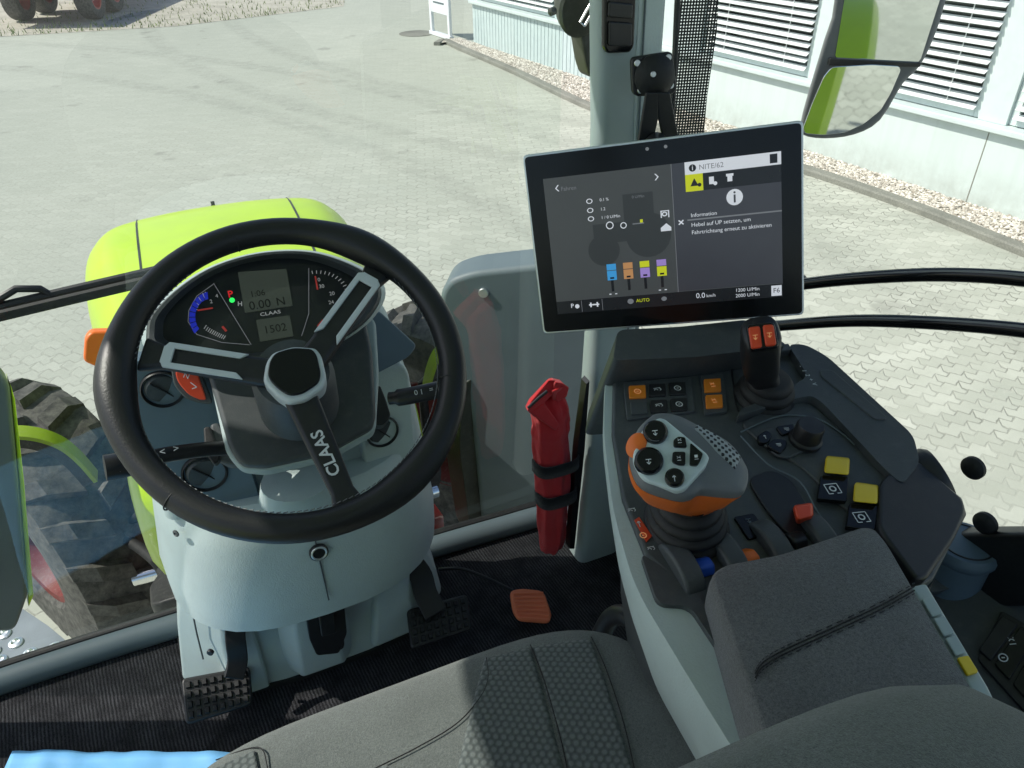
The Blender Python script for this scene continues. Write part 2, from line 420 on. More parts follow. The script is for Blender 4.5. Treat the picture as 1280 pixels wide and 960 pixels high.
# =================================================================== SETTING
bm = BM(); s = 260
vs = [bm.verts.new(p) for p in ((-s,-s,GZ),(s,-s,GZ),(s,s,GZ),(-s,s,GZ))]; face(bm, vs)
struct('ground', bm, PAVE, smooth=False)

# the office building: a long wall to the right of the yard
W0 = V((6.807, 4.164, 0)); WD = V((-.1277, .9918, 0)).normalized(); WN = V((-WD.y, WD.x, 0))   # WN towards the yard (-x)
if WN.x > 0: WN = -WN
WPL = (W0, WN)
def wp(s_, h, out=0): return W0 + WD*s_ + WN*out + V((0,0,GZ+h))
def s_of(px, py): return (on(px, py, WPL)-W0).dot(WD)
S0, S1 = -9.0, s_of(591, 30)
HS = .72                                   # sill height
def wbox(s0, s1, h0, h1, o0, o1, bm=None): return prism([wp(s0,h0,o1), wp(s1,h0,o1), wp(s1,h1,o1), wp(s0,h1,o1)], -WN*(o1-o0), bm)
bld = thing('office_building', 'long pale office building with blinds beyond the yard', 'building', (6.5, 8, GZ))
seam_s = s_of(1215, 230); midseam = s_of(800, 90)
b = wbox(S0, midseam, 0, HS, -.25, 0); obj('wall', b, WALLM, bld, smooth=False)
b = BM(); nb = 46; wdt = (S1-midseam)/nb
for i in range(nb): wbox(midseam+i*wdt+.006, midseam+(i+1)*wdt-.006, 0, HS, -.03, 0, b)
obj('cladding', b, PANELW, bld, bevel=.004)
obj('wall', wbox(midseam, S1, 0, HS, -.25, -.031), PANELW, bld, smooth=False)
obj('wall', wbox(S0, S1, 3.0, 4.6, -.25, .0), WALLM, bld, smooth=False)
obj('roof', wbox(S0, S1+.3, 4.602, 4.75, -9, .35), GRAPHITE, bld, bevel=.01)
obj('end_wall', wbox(S1-.25, S1, .0, 4.6, -9, -.252), WALLM, bld, smooth=False)
obj('back_room', wbox(S0, S1-.3, HS, 3.0, -1.6, -1.5), DARKROOM, bld, smooth=False)
obj('sill', wbox(S0, S1+.02, HS+.001, HS+.055, -.2, .075), FRAMEW, bld, bevel=.008)
obj('wall_seam', wbox(seam_s-.005, seam_s+.005, .02, HS-.02, .0, .002), KERBM, bld, smooth=False)
wins = [(s_of(690,42), S1-.12), (s_of(765,60), s_of(733,50)), (s_of(1003,112), s_of(872,80)), (s_of(1213,165), s_of(1042,124)), (s_of(1247,176)-3.1, s_of(1247,176)), (S0+.4, s_of(1247,176)-3.6)]
prev = S1
posts = []
for a, c in sorted(wins, key=lambda w: -w[0]):
    posts.append((c, prev)); prev = a
posts.append((S0, prev))
for i, (a, c) in enumerate(posts):
    if c-a > .02: obj('wall_pier', wbox(a, c, HS+.056, 3.0, -.25, -.045 if c-a < 1 else -.02), FRAMEW if i != 1 else PANELW, bld, bevel=.004)
for a, c in wins:
    f = BM(); t_ = .07
    for q in ((a, a+t_, HS+.06, 2.98), (c-t_, c, HS+.06, 2.98), (a+t_, c-t_, HS+.06, HS+.16), (a+t_, c-t_, 2.88, 2.98)): wbox(*q, -.14, -.08, f)
    fr = obj('window', f, FRAMEW, bld, bevel=.006)
    obj('pane', wbox(a+t_, c-t_, HS+.16, 2.88, -.125, -.118), WGLASS, fr, smooth=False)
    sl = BM(); h = HS+.15
    M = Matrix((WD, WN, V((0,0,1)))).transposed() @ Matrix.Rotation(math.radians(-32), 3, 'X')
    while h < 2.86:
        box(wp((a+c)/2, h+random.uniform(-.004,.004), -.045), (c-a-.1, .07, .006), sl, M @ Matrix.Rotation(random.uniform(-.10,.10), 3, 'X') @ Matrix.Rotation(random.uniform(-.0025,.0025), 3, 'Y')); h += .078
    for q in (.22, .78): wbox(a+(c-a)*q-.004, a+(c-a)*q+.004, HS+.12, 2.88, -.05, -.044, sl)
    obj('blind', sl, BLIND, fr, smooth=False)

# gravel strip and kerb in front of it
kp = [P(x, y, z=GZ) for x, y in ((546,57),(556,53),(575,62),(640,90),(747,140),(860,173),(1004,215),(1140,262),(1280,318))]
kp = [V((p.x, p.y, 0)) for p in kp]; d = (kp[-1]-kp[-2]).normalized()
kp += [kp[-1]+d*3, kp[-1]+d*12]
kp = spline(kp, 6)
k = BM(); rings = []
for i, p in enumerate(kp):
    t = (kp[min(i+1,len(kp)-1)]-kp[max(i-1,0)]).normalized(); nrm = V((t.y,-t.x,0))
    if nrm.x > 0: nrm = -nrm
    if i < 4: nrm = V((-.8,.6,0))
    rings.append([p+nrm*.06+V((0,0,GZ-.05)), p+nrm*.06+V((0,0,GZ+.05)), p+nrm*.045+V((0,0,GZ+.065)), p-nrm*.06+V((0,0,GZ+.065)), p-nrm*.06+V((0,0,GZ-.05))])
loft(rings, k); struct('kerb', k, KERBM, ang=25)
k = BM(); vv = []
for p in kp: vv.append((p, V((W0+WD*((p-W0).dot(WD))).to_tuple())))
A = [k.verts.new((p.x, p.y, GZ+.035)) for p, q in vv]; B = [k.verts.new((q.x, q.y, GZ+.035)) for p, q in vv]
for i in range(len(A)-1): face(k, (A[i], A[i+1], B[i+1], B[i]))
struct('gravel_bed', k, BEDM)
def pebbles(n, sampler, smin, smax):
    verts, faces = [], []
    for _ in range(n):
        c = sampler(); s_ = random.uniform(smin, smax); ax = [s_*random.uniform(.7, 1.2), s_*random.uniform(.7, 1.1), s_*random.uniform(.45, .8)]
        Rm = Matrix.Rotation(random.uniform(0, 6.3), 3, 'Z') @ Matrix.Rotation(random.uniform(-.5, .5), 3, 'X'); b0 = len(verts)
        for q in ((0,0,1),(1,0,.2),(.3,.95,.1),(-.8,.6,.15),(-.8,-.6,.1),(.3,-.95,.2),(0,0,-1)):
            verts.append(c + Rm @ V((q[0]*ax[0], q[1]*ax[1], q[2]*ax[2])))
        for i in range(5):
            a_, b_ = 1+i, 1+(i+1) % 5; faces.append((b0, b0+a_, b0+b_)); faces.append((b0+6, b0+b_, b0+a_))
    me = bpy.data.meshes.new('pebbles'); me.from_pydata(verts, [], faces); return me
def samp():
    i = random.randrange(0, len(vv)-1); p, q = vv[i]; p2, q2 = vv[i+1]
    if (p2-p).length < random.random()*.8: return samp()
    t, u_ = random.random(), random.random(); a = p.lerp(p2, t); c = q.lerp(q2, t)
    a = a + (c-a).normalized()*.07
    r = a.lerp(c, u_); return V((r.x, r.y, GZ+.04))
g = obj('gravel', pebbles(22000, samp, .011, .028), PEB, smooth=False, kind='stuff', label='light brown pebbles in the strip along the office wall')

mh = P(521, 42, z=GZ)
struct('manhole_cover', lathe([(.36,.002),(.36,.008),(.33,.012),(.0005,.012)], mh, (0,0,1), 40), KERBM)
# far planting bed with a trailer standing on it
far = [P(x, y, z=GZ) for x, y in ((-250,62),(0,46),(220,33),(430,8))]
k = BM(); A = [k.verts.new((p.x, p.y, GZ+.004)) for p in far]; B = [k.verts.new((p.x+4, p.y+16, GZ+.004)) for p in far]
for i in range(3): face(k, (A[i], A[i+1], B[i+1], B[i]))
struct('far_bed', k, BEDM, smooth=False)
def samp2():
    i = random.randrange(3); t, u_ = random.random(), random.random()**2*.3
    a = far[i].lerp(far[i+1], t); return V((a.x+4*u_, a.y+16*u_, GZ+.01))
def tuft(n, sampler):
    verts, faces = [], []
    for _ in range(n):
        c = sampler(); a = random.uniform(0, 6.3); h = random.uniform(.04, .12); w = .012; b0 = len(verts); d = V((math.cos(a), math.sin(a), 0))
        verts += [c-d*w, c+d*w, c+V((random.uniform(-.04,.04), random.uniform(-.04,.04), h))]; faces.append((b0, b0+1, b0+2))
    me = bpy.data.meshes.new('grass'); me.from_pydata(verts, [], faces); return me
obj('grass', tuft(1300, samp2), GRASSM, smooth=False, kind='stuff', label='sparse green grass at the edge of the far bed')

def make_wheel(parent, c, axis, R, w, rimR, rim_mat, lugs=0, name='wheel', lug_h=.05):
    """tyre with lugs and a dished rim; axis points outwards"""
    c = V(c); a = V(axis).normalized(); x, y = frame_from(a)
    prof = [(rimR, -w*.40), (rimR+.03, -w*.47), (R*.80, -w*.5), (R*.93, -w*.46), (R*.975, -w*.34), (R, 0), (R*.975, w*.34), (R*.93, w*.46), (R*.80, w*.5), (rimR+.03, w*.47), (rimR, w*.40)]
    b = lathe(prof, c, a, 48, cap=False)
    if lugs:
        for k in range(lugs):
            for sd in (-1, 1):
                th0 = (k+(.5 if sd > 0 else 0))*2*PI/lugs; quad = []
                for u_, dth, hh in ((.04, .0, lug_h), (.30, .10, lug_h*1.0), (.47, .16, lug_h*.6)):
                    quad.append((sd*w*u_, th0+dth*(12/lugs)*1.6, hh))
                rings = []
                for off, th, hh in quad:
                    Rb = R*(.985 if abs(off) < w*.2 else .965 if abs(off) < w*.4 else .90)-.01; tw = .045/R*1.1; r_ = []
                    for dt, rr in ((-tw, Rb), (-tw*.6, Rb+hh), (tw*.6, Rb+hh), (tw, Rb)):
                        tt = th+dt; r_.append(c + a*off + (x*math.cos(tt)+y*math.sin(tt))*rr)
                    rings.append(r_)
                loft(rings, b)
    root = parent
    obj('tyre', b, TYRE, root, ang=30)
    rp = [(rimR+.012, w*.43), (rimR-.015, w*.42), (rimR-.03, w*.30), (rimR*.80, w*.12), (rimR*.62, w*.02), (rimR*.58, w*.06), (rimR*.34, w*.10), (rimR*.32, w*.26), (.001, w*.27)]
    rb = lathe(rp, c, a, 40, cap=False); lathe([(rimR+.01, -w*.43), (rimR-.03, -w*.2), (rimR*.7, w*.0), (.001, w*.02)], c, a, 40, rb, cap=False)
    rm = obj('rim', rb, rim_mat, root, ang=35)
    nb_ = BM()
    for k in range(8):
        th = k*2*PI/8; p = c + a*w*.05 + (x*math.cos(th)+y*math.sin(th))*rimR*.47
        lathe([(.014, 0), (.014, w*.09), (.006, w*.1)], p, a, 6, nb_)
    obj('wheel_nut', nb_, ALU, root)

tr = thing('farm_trailer', 'dark flatbed farm trailer with red rims parked by the far bed', 'trailer', P(75, 25, z=GZ))
tb = V(tr.location); ex = V((.35, .93, 0)).normalized(); ey = V((-ex.y, ex.x, 0))
tM = Matrix((ex, ey, V((0,0,1)))).transposed()
obj('chassis', box(tb+ex*1.2+V((0,0,.72)), (4.6, .9, .16), rot=tM), CHASSIS, tr, bevel=.02)
obj('platform', box(tb+ex*1.2+V((0,0,.9)), (4.8, 2.1, .1), rot=tM), REDPAINT, tr, bevel=.02)
obj('headboard', box(tb+ex*3.55+V((0,0,1.35)), (.06, 2.1, .8), rot=tM), REDPAINT, tr, bevel=.02)
obj('drawbar', tube([tb+ex*3.4+V((0,0,.7)), tb+ex*5.0+V((0,0,.5))], .06), CHASSIS, tr)
for q in (0, 1.15):
    for sd in (-1, 1):
        c = tb+ex*q+ey*(sd*.8+.35*0)+V((0,0,.47))
        w_ = bpy.data.objects.new('wheel', None); COL.objects.link(w_); w_.parent = tr
        make_wheel(w_, c, ey*sd, .47, .36, .25, REDPAINT, 0)

sg = thing('notice_board', 'white notice board on two legs at the end of the office building', 'sign', P(555, 47, z=GZ))
A_, B_ = P(541, 43, z=GZ), P(563, 50, z=GZ); dl = (B_-A_).normalized()
for q in (A_, B_): obj('leg', box(q+V((0,0,.62)), (.09, .06, 1.24), rot=Matrix((dl, V((-dl.y,dl.x,0)), V((0,0,1)))).transposed()), SIGNM, sg, bevel=.01)
mid = (A_+B_)/2
sM = Matrix((dl, V((-dl.y,dl.x,0)), V((0,0,1)))).transposed()
obj('panel', box(mid+V((0,0,1.03)), ((B_-A_).length+.1, .05, 1.2), rot=sM), SIGNM, sg, bevel=.008)
obj('base_bar', box(mid+V((0,0,.04)), (.9, .10, .07), rot=sM), SIGNM, sg, bevel=.01)
nrm_ = (sM @ V((0,-1,0)))
tb_ = BM()
for i in range(3): box(mid+V((0,0,.62+i*.13))+nrm_*.027, ((B_-A_).length*.6, .004, .03), tb_, sM)
obj('print_line', tb_, PANELG, sg, smooth=False)

# =================================================================== TRACTOR OUTSIDE
TR = thing('tractor', 'lime green tractor seen from its cab, with bonnet, red-rimmed front wheels and windscreen', 'tractor', (0, .5, GZ))
hd = thing('tractor_bonnet', 'lime green tractor bonnet in front of the windscreen', 'bonnet', (0, 2.1, -.3), parent=TR)
def hood_ring(y, hw, top, shoulder, side_out, low, n=10, cut=0):
    pts = []
    half = [(hw+side_out, low), (hw+side_out, low+(shoulder-low)*.5), (hw+side_out*.75, shoulder-.05), (hw+side_out*.35, shoulder+.005), (hw-.015, shoulder+(top-shoulder)*.62), (hw*.80, top-.018), (hw*.45, top-.004), (0, top)]
    pts = [(-x, z) for x, z in half] + [(x, z) for x, z in reversed(half[:-1])]
    return [V((x, y, z)) for x, z in pts]
rings = [hood_ring(1.34, .285, .30, .24, .065, -.24), hood_ring(1.6, .288, .305, .24, .07, -.22), hood_ring(2.0, .31, .31, .24, .08, -.16), hood_ring(2.4, .355, .312, .235, .10, -.2),
         hood_ring(2.7, .385, .305, .225, .11, -.25), hood_ring(2.86, .39, .29, .21, .10, -.3), hood_ring(2.95, .37, .262, .175, .08, -.34), hood_ring(3.00, .335, .225, .12, .05, -.36), hood_ring(3.03, .27, .16, .05, .03, -.36)]
hood = obj('panel', loft(rings), LIME, hd, sub=2)
def bvh_of(o):
    dg = bpy.context.evaluated_depsgraph_get(); dg.update(); e = o.evaluated_get(dg); me = e.to_mesh()
    t = BVHTree.FromPolygons([v.co + root_loc(o) for v in me.vertices], [p.vertices[:] for p in me.polygons]); e.to_mesh_clear(); return t
def drape(t, pts, off, d=V((0,0,-1))):
    out = []
    for p in pts:
        h = t.ray_cast(p, d)
        if h[0] is not None: out.append(h[0] - d*off)
    return out
def cast(t, px, py, off=0.0):
    v = ray(px, py).normalized(); h = t.ray_cast(CAM, v)
    return (h[0] + (h[1] if h[1].dot(v) < 0 else -h[1])*off) if h[0] is not None else None
hood_bvh = bvh_of(hood)
def hood_x(y):    # line of the panel gap
    return .288 if y < 2.8 else .27
for sgn in (-1, 1):
    pth = drape(hood_bvh, [V((sgn*(.235+.03*(t_/15)), 1.42+1.50*t_/15, 1)) for t_ in range(16)], .0)
    obj('panel_gap', tube(pth, .004, 6), BLACK, hd)
obj('catch', tube([V((-.0, 2.93, .25)), V((0, 2.94, .278))], .007, 8), CHASSIS, hd)
for sgn in (-1, 1):
    hl = obj('headlight', box((sgn*.2, 3.045, -.02), (.2, .03, .12)), GLOSSB, hd, bevel=.012)
    obj('lens', lathe([(.045, 0), (.045, .012), (.03, .02)], (sgn*.2, 3.058, -.02), (0,1,0), 24), CHROME, hd)
obj('grille', box((0, 3.05, -.2), (.5, .02, .22)), BLACK, hd, bevel=.01)

ax = thing('front_axle', 'dark front axle and red frame below the bonnet', 'axle', (0, 2.35, -1.0), parent=TR)
obj('beam', tube([(-.62, 2.45, -.85), (-.3, 2.45, -.78), (.3, 2.45, -.78), (.62, 2.45, -.85)], .085, 14), CHASSIS, ax)
obj('frame', box((0, 2.1, -.56), (.42, 2.3, .5)), CHASSIS, ax, bevel=.03)
for sgn in (-1, 1):
    obj('side_rail', box((sgn*.30, 1.85, -.62), (.16, 1.0, .10)), REDPAINT, ax, bevel=.015)
    obj('steering_cylinder', tube([(sgn*.15, 2.25, -.8), (sgn*.58, 2.3, -.84)], .03, 12), CHROME, ax)
    obj('hose', tube(spline([(sgn*.22, 2.0, -.35), (sgn*.42, 2.1, -.42), (sgn*.5, 2.35, -.6), (sgn*.6, 2.45, -.75)], 8), .016, 10), RUBBER, ax)
    obj('hose', tube(spline([(sgn*.2, 1.7, -.3), (sgn*.36, 1.75, -.5), (sgn*.45, 2.1, -.62), (sgn*.56, 2.35, -.7)], 8), .02, 10), RUBBER, ax)
    obj('bracket', prism(roundpoly([(sgn*.25, 1.6, -.30), (sgn*.42, 1.65, -.35), (sgn*.46, 1.9, -.52), (sgn*.36, 2.2, -.62), (sgn*.22, 2.1, -.5)], .04), (0, 0, -.06)), REDPAINT if sgn > 0 else CHASSIS, ax, bevel=.01)

def front_wheel(sgn, label):
    c = V((sgn*.84, 2.8, GZ+.57)); st = math.radians(30)      # wheels steered to the left
    a = V((-math.cos(st), -math.sin(st), 0)) if sgn < 0 else V((math.cos(st), math.sin(st), 0))
    t = thing('front_wheel', label, 'wheel', (c.x, c.y, GZ), 'front wheels of the tractor', parent=TR)
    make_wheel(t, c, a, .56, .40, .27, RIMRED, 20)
    f = thing('front_fender', ('black' if sgn < 0 else 'black right') + ' front fender with lime trim over the %s wheel' % ('left' if sgn < 0 else 'right'), 'fender', c+V((0,0,.66)), 'front fenders', parent=TR)
    mx = lambda p: V((p.x if sgn < 0 else -p.x, p.y, p.z))
    arc = spline([mx(P(x, y, y=2.22)) for x, y in ((-150,640),(-110,590),(-60,560),(0,547),(40,547),(75,558),(100,577),(122,602))], 5); shell, trim = [], []
    for i, p in enumerate(arc):
        t_ = (arc[min(i+1,len(arc)-1)]-arc[max(i-1,0)]).normalized(); u_ = V((0,1,0)); nn = t_.cross(u_).normalized()
        if nn.z < 0: nn = -nn
        trim.append([p, p+u_*.06, p+u_*.06-nn*.012, p-nn*.012]); shell.append([p-nn*.013+u_*.004, p-nn*.013+u_*.07, p-nn*.05+u_*.06, p-nn*.045+u_*.004])
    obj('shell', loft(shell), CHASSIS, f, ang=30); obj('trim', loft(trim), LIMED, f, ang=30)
    obj('stay', tube([c-a*.24+V((0,-.1,.05)), c-a*.24+V((0,-.12,.4)), c-a*.1+V((0,-.2,.5))], .02, 10), CHASSIS, f)
front_wheel(-1, 'big front tyre with red rim on the left of the bonnet')
front_wheel(1, 'big front tyre on the right of the bonnet behind the grey cover')

# orange marker lamp on the bonnet's left
ml = thing('marker_lamp', 'orange marker lamp beside the left edge of the bonnet', 'lamp', P(120, 465, y=1.9), parent=TR)
ypl = (V((0,1.9,0)), V((0.1,-1,.25)))
obj('lens', plate([(106,424),(113,415),(140,414),(165,420),(165,462),(132,464),(104,452)], ypl, .05, rad=.012), ORANGE, ml, bevel=.008, seg=3)
obj('bracket', tube([P(150, 455, y=1.93), V((-.3, 1.93, .22))], .012, 8), CHASSIS, ml)

# wiper on the windscreen
wi = thing('windscreen_wiper', 'black wiper lying across the left of the windscreen', 'wiper', (-.3, 1.235, .7), parent=TR)
bl = [P(-120, 424, y=1.235), P(0, 395, y=1.235), P(80, 376, y=1.235), P(165, 356, y=1.235), P(215, 344, y=1.235)]
obj('blade', tube(bl, .0065, 8, flat=1.4), RUBBER, wi)
obj('arm', tube([p+V((0,.016,.0085)) for p in bl[1:]], .007, 8), BLACK, wi)
obj('spoiler', tube([P(-5, 376, y=1.25), P(20, 361, y=1.25), P(50, 361, y=1.25), P(72, 374, y=1.25)], .006, 8), BLACK, wi)

# grey panels outside, either side of the bonnet
ec = thing('exhaust_cover', 'grey exhaust cover panel outside the windscreen behind the red bag', 'cover', (.62, 1.45, -.5), parent=TR)
epl = (V((.6, 1.44, 0)), V((-.50, -.86, .05)))
epx = [(548,372),(560,350),(590,340),(700,328),(790,322),(800,420),(770,640),(690,800),(610,760),(600,640),(588,520),(566,430)]
obj('panel', plate(epx, epl, .12, rad=.03), PANELG, ec, bevel=.02, seg=4)
obj('bolt', disc_on(604, 367, epl, .012, .008, .006), ALU, ec)
obj('lower_panel', plate([(578,480),(598,470),(606,560),(612,700),(592,690),(574,560)], (V((.5,1.52,0)), V((0,-1,0))), .15, rad=.03), OLIVE, ec, bevel=.02)
lc = thing('intake_cover', 'narrow grey cover panel with lime edge outside the far left glass', 'cover', (-.62, 1.5, -.3), parent=TR)
lpl = (V((-.6, 1.5, 0)), V((.25, -1, .1)))
obj('panel', plate([(-130,480),(-60,462),(0,468),(13,482),(24,600),(36,745),(20,790),(-130,800)], lpl, .08, rad=.02), PANELG, lc, bevel=.012)
obj('edge_trim', plate([(13,480),(19,500),(30,600),(42,745),(36,760),(32,700),(24,600)], lpl, .07, off=-.012), LIME, lc, bevel=.006)
stp = thing('access_step', 'studded aluminium access step outside the lower left glass', 'step', (-.7, 1.65, -.32), parent=TR)
spl = (V((0,0,-.3)), V((0,0,1)))
obj('plate', plate([(-200,640),(0,742),(60,782),(96,812),(40,860),(-200,905)], spl, .02, rad=.01), PLATE, stp, bevel=.004)
bms = BM()
for x, y in ((5,793),(20,804),(38,817),(68,810),(-12,783),(0,826),(-25,800),(-8,815)): lathe([(.017,0),(.016,.004),(.010,.006),(.008,.001),(.001,.001)], on(x,y,spl,.0005), (0,0,1), 20, bms)
obj('stud', bms, ALU, stp)

# =================================================================== CAB SHELL
struct('cab_floor', box((0, .1, -.045), (1.5, 2.2, .08)), CHASSIS, bevel=.01)
mat_ = prism(roundpoly([(-.66, 1.185, .006), (-.66, -.55, .006), (.68, -.55, .006), (.66, 1.05, .006), (.53, 1.16, .006)], .04), (0,0,-.01))
obj('floor_mat', mat_, CARPET, label='black ribbed carpet mat covering the cab floor', cat='mat', base=(0,.3,0))
wf = thing('windscreen', 'large tinted front windscreen with grey sill frame', 'windscreen', (0, 1.2, 0), parent=TR)
pane = loft([[V((x, 1.215-.0*x*x, .02)) for x in (-.70, -.35, 0, .3, .56)], [V((x, 1.20, 1.62)) for x in (-.70, -.35, 0, .3, .56)]], closed=False)
obj('pane', pane, GLASS, wf, smooth=False, recalc=False)
sp = spline([(-.80, .70, .022), (-.79, .95, .022), (-.755, 1.10, .022), (-.68, 1.178, .022), (-.5, 1.196, .022), (0, 1.192, .022), (.4, 1.184, .022), (.56, 1.168, .022), (.62, 1.08, .022)], 8)
obj('sill_frame', tube(sp, .025, 14), PANELG, wf)
obj('seal', tube([p+V((0,.022,.016)) for p in sp[24:-10]], .010, 8), RUBBER, wf)
sill = BM()

rp = thing('cab_pillar', 'pale grey front pillar right of the red bag', 'pillar', (.6, 1.05, 0), parent=TR)
def prect(z, x0, x1, y0, y1): return roundpoly([V((x0,y0,z)), V((x1,y0,z)), V((x1,y1,z)), V((x0,y1,z))], .02, 4)
obj('post', loft([prect(.0, .540, .640, 1.02, 1.09), prect(.25, .550, .645, 1.03, 1.09), prect(.6, .553, .65, 1.04, 1.085), prect(.95, .545, .655, 1.04, 1.085), prect(1.66, .50, .63, 1.03, 1.085)]), LIGHT2, rp, ang=60)
tpl = (V((.6, 1.037, 1.1)), V((0,-1,.0)))
obj('trim_strip', plate([(800,-30),(832,-30),(826,66),(808,200),(793,200),(795,66)], tpl, .006), LIGHT, rp, bevel=.002)
hs = obj('switch_panel', plate([(757,-40),(797,-40),(793,58),(788,66),(760,67),(756,60)], tpl, .012, off=.010, rad=.006), GLOSSB, rp, bevel=.003)
for q in ((762,2,792,5,791,24,761,22),(762,27,791,29,790,58,762,58)):
    obj('rocker', plate([(q[0],q[1]),(q[2],q[3]),(q[4],q[5]),(q[6],q[7])], tpl, .006, off=.015, rad=.004), BLACK, rp, bevel=.003, seg=3)
obj('seam', tube([on(736,0,tpl,.002)+V((.092,0,.0)), on(722,690,tpl,.002)+V((.1,0,0))], .0015, 6), PANELG, rp)
obj('slot', plate([(733,480),(737,476),(731,560),(718,686),(712,686),(722,560)], (V((.6,1.02,0)),V((0,-1,0))), .02), BLACK, rp)
lp = thing('cab_pillar', 'pale grey front pillar on the left of the cab', 'pillar', (-.73, 1.1, 0), parent=TR)
obj('post', loft([prect(.0, -.85, -.79, 1.14, 1.20), prect(1.66, -.85, -.79, 1.14, 1.20)]), LIGHT2, lp, ang=60)
pb = thing('perforated_blind', 'black perforated strip beside the front pillar above the monitor', 'blind', (.72, 1.12, .9), parent=TR)
ppl = (V((.7, 1.10, 1)), V((-.25,-1,.0)))
obj('sheet', plate([(868,-560),(922,-560),(902,-60),(896,40),(884,120),(878,190),(836,190),(846,-60)], ppl, .001), PERF, pb, smooth=False)
obj('edge', tube([on(x,y,ppl,.003) for x,y in ((868,-560),(850,-60),(846,20),(842,110),(836,190))], .005, 8), BLACK, pb)

# side glass (right)
SG0, SG1 = V((.665, 1.08, 0)), V((.86, -.55, 0))
sdir = (SG1-SG0).normalized(); SN = V((sdir.y, -sdir.x, 0))
if SN.x > 0: SN = -SN
SPL = (SG0, SN)
sw = thing('side_window', 'right side window beside the armrest console', 'window', (.75, .3, .4), parent=TR)
obj('pane', loft([[SG0+V((0,0,.42)), SG1+V((0,0,.42))], [SG0+V((0,0,1.62)), SG1+V((0,0,1.62))]], closed=False), SIDEGLASS, sw, smooth=False)
obj('lower_panel', prism([SG0+V((0,0,-.02)), SG1+V((0,0,-.02)), SG1+V((0,0,.415)), SG0+V((0,0,.415))], -SN*.04), DARK, sw, bevel=.01)
for x, y in ((1220,583),(1235,652)):
    kn = obj('glass_button', lathe([(.011,0),(.0145,.003),(.0145,.008),(.010,.013),(.005,.014)], on(x,y,SPL), SN, 28), RUBBER, sw)
obj('bottom_frame', plate([(1150,668),(1222,667),(1280,667),(1400,668),(1400,760),(1150,760)], SPL, .03, off=.012), BLACK, sw, bevel=.006)
for i, (pp, lab) in enumerate((([(985,356),(1005,353),(1060,347),(1140,342),(1210,342),(1280,347),(1360,358)], 'upper black curved bar across the right side window'), ([(940,408),(975,405),(1040,400),(1100,399),(1190,403),(1280,411),(1360,424)], 'lower black curved bar across the right side window'))):
    r_ = spline([on(x, y+2, SPL, .03) for x, y in pp], 6)
    o_ = thing('curved_bar', lab, 'bar', r_[len(r_)//2], 'curved black bars at the right side window', parent=TR)
    obj('tube', tube(r_, .0082, 12), GLOSSB, o_)
    obj('groove', tube([p+V((-.004,-.004,.0065)) for p in r_], .0022, 6), GREYP, o_)
    for q in (0, -1): obj('end_socket', tube([r_[q], r_[q]-SN*.028], .011, 10), BLACK, o_)

# roof, rear posts, left door glass, rear wall
rf = thing('cab_roof', 'cab roof above the seat', 'roof', (0, .2, 1.65), parent=TR)
obj('shell', loft([roundpoly([V((-.86,1.30,1.64)), V((.86,1.30,1.64)), V((.9,-1.0,1.64)), V((-.9,-1.0,1.64))], .12), roundpoly([V((-.84,1.30,1.86)), V((.84,1.30,1.86)), V((.86,-1.0,1.86)), V((-.86,-1.0,1.86))], .12)]), LIGHT, rf, bevel=.02)
for sgn, lab in ((-1, 'left'), (1, 'right')):
    q = thing('rear_post', 'dark rear cab post on the %s behind the seat' % lab, 'post', (sgn*.84, -.8, 0), 'rear cab posts', parent=TR)
    obj('post', loft([prect(.0, sgn*.84-.05, sgn*.84+.05, -.86, -.74), prect(1.66, sgn*.84-.05, sgn*.84+.05, -.86, -.74)]), DARK, q)
q = thing('rear_wall', 'dark rear cab wall behind the seat', 'wall', (0, -.85, 0), parent=TR)
obj('panel', box((0, -.85, .3), (1.6, .06, .64)), DARK, q, bevel=.02)
q = thing('cab_door', 'glazed left cab door', 'door', (-.83, .2, 0), parent=TR)
obj('pane', loft([[V((-.79,1.1,.03)), V((-.88,-.7,.03))], [V((-.79,1.1,1.62)), V((-.88,-.7,1.62))]], closed=False), GLASS, q, smooth=False)
obj('frame', tube([(-.79,1.07,.03), (-.88,-.7,.03)], .025, 10), DARK, q)

# rear wheel and lime fender on the right (seen in the mirror)
for sgn, lab in ((1, 'right'), (-1, 'left')):
    q = thing('rear_wheel', 'large rear tyre on the %s of the cab' % lab, 'wheel', (sgn*1.25, -1.0, GZ), 'rear wheels of the tractor', parent=TR)
    make_wheel(q, (sgn*1.25, -1.0, GZ+.9), (sgn, 0, 0), .9, .55, .5, REDPAINT, 18)
    q = thing('rear_fender', 'lime green rear fender on the %s of the cab' % lab, 'fender', (sgn*1.1, -1.0, -.2), 'rear fenders of the tractor', parent=TR)
    rings = []
    for k in range(16):
        th = math.radians(20+k*9); d_ = V((0, math.cos(th), math.sin(th))); o = V((0, -1.0, GZ+.95))+d_*1.0
        rings.append([o+V((sgn*.93,0,0)), o+V((sgn*1.48,0,0)), o+V((sgn*1.52,0,0))-d_*.06, o+V((sgn*1.5,0,0))-d_*.07, o+V((sgn*1.46,0,0))-d_*.03, o+V((sgn*.93,0,0))-d_*.03])
    obj('shell', loft(rings), LIME, q, ang=30)

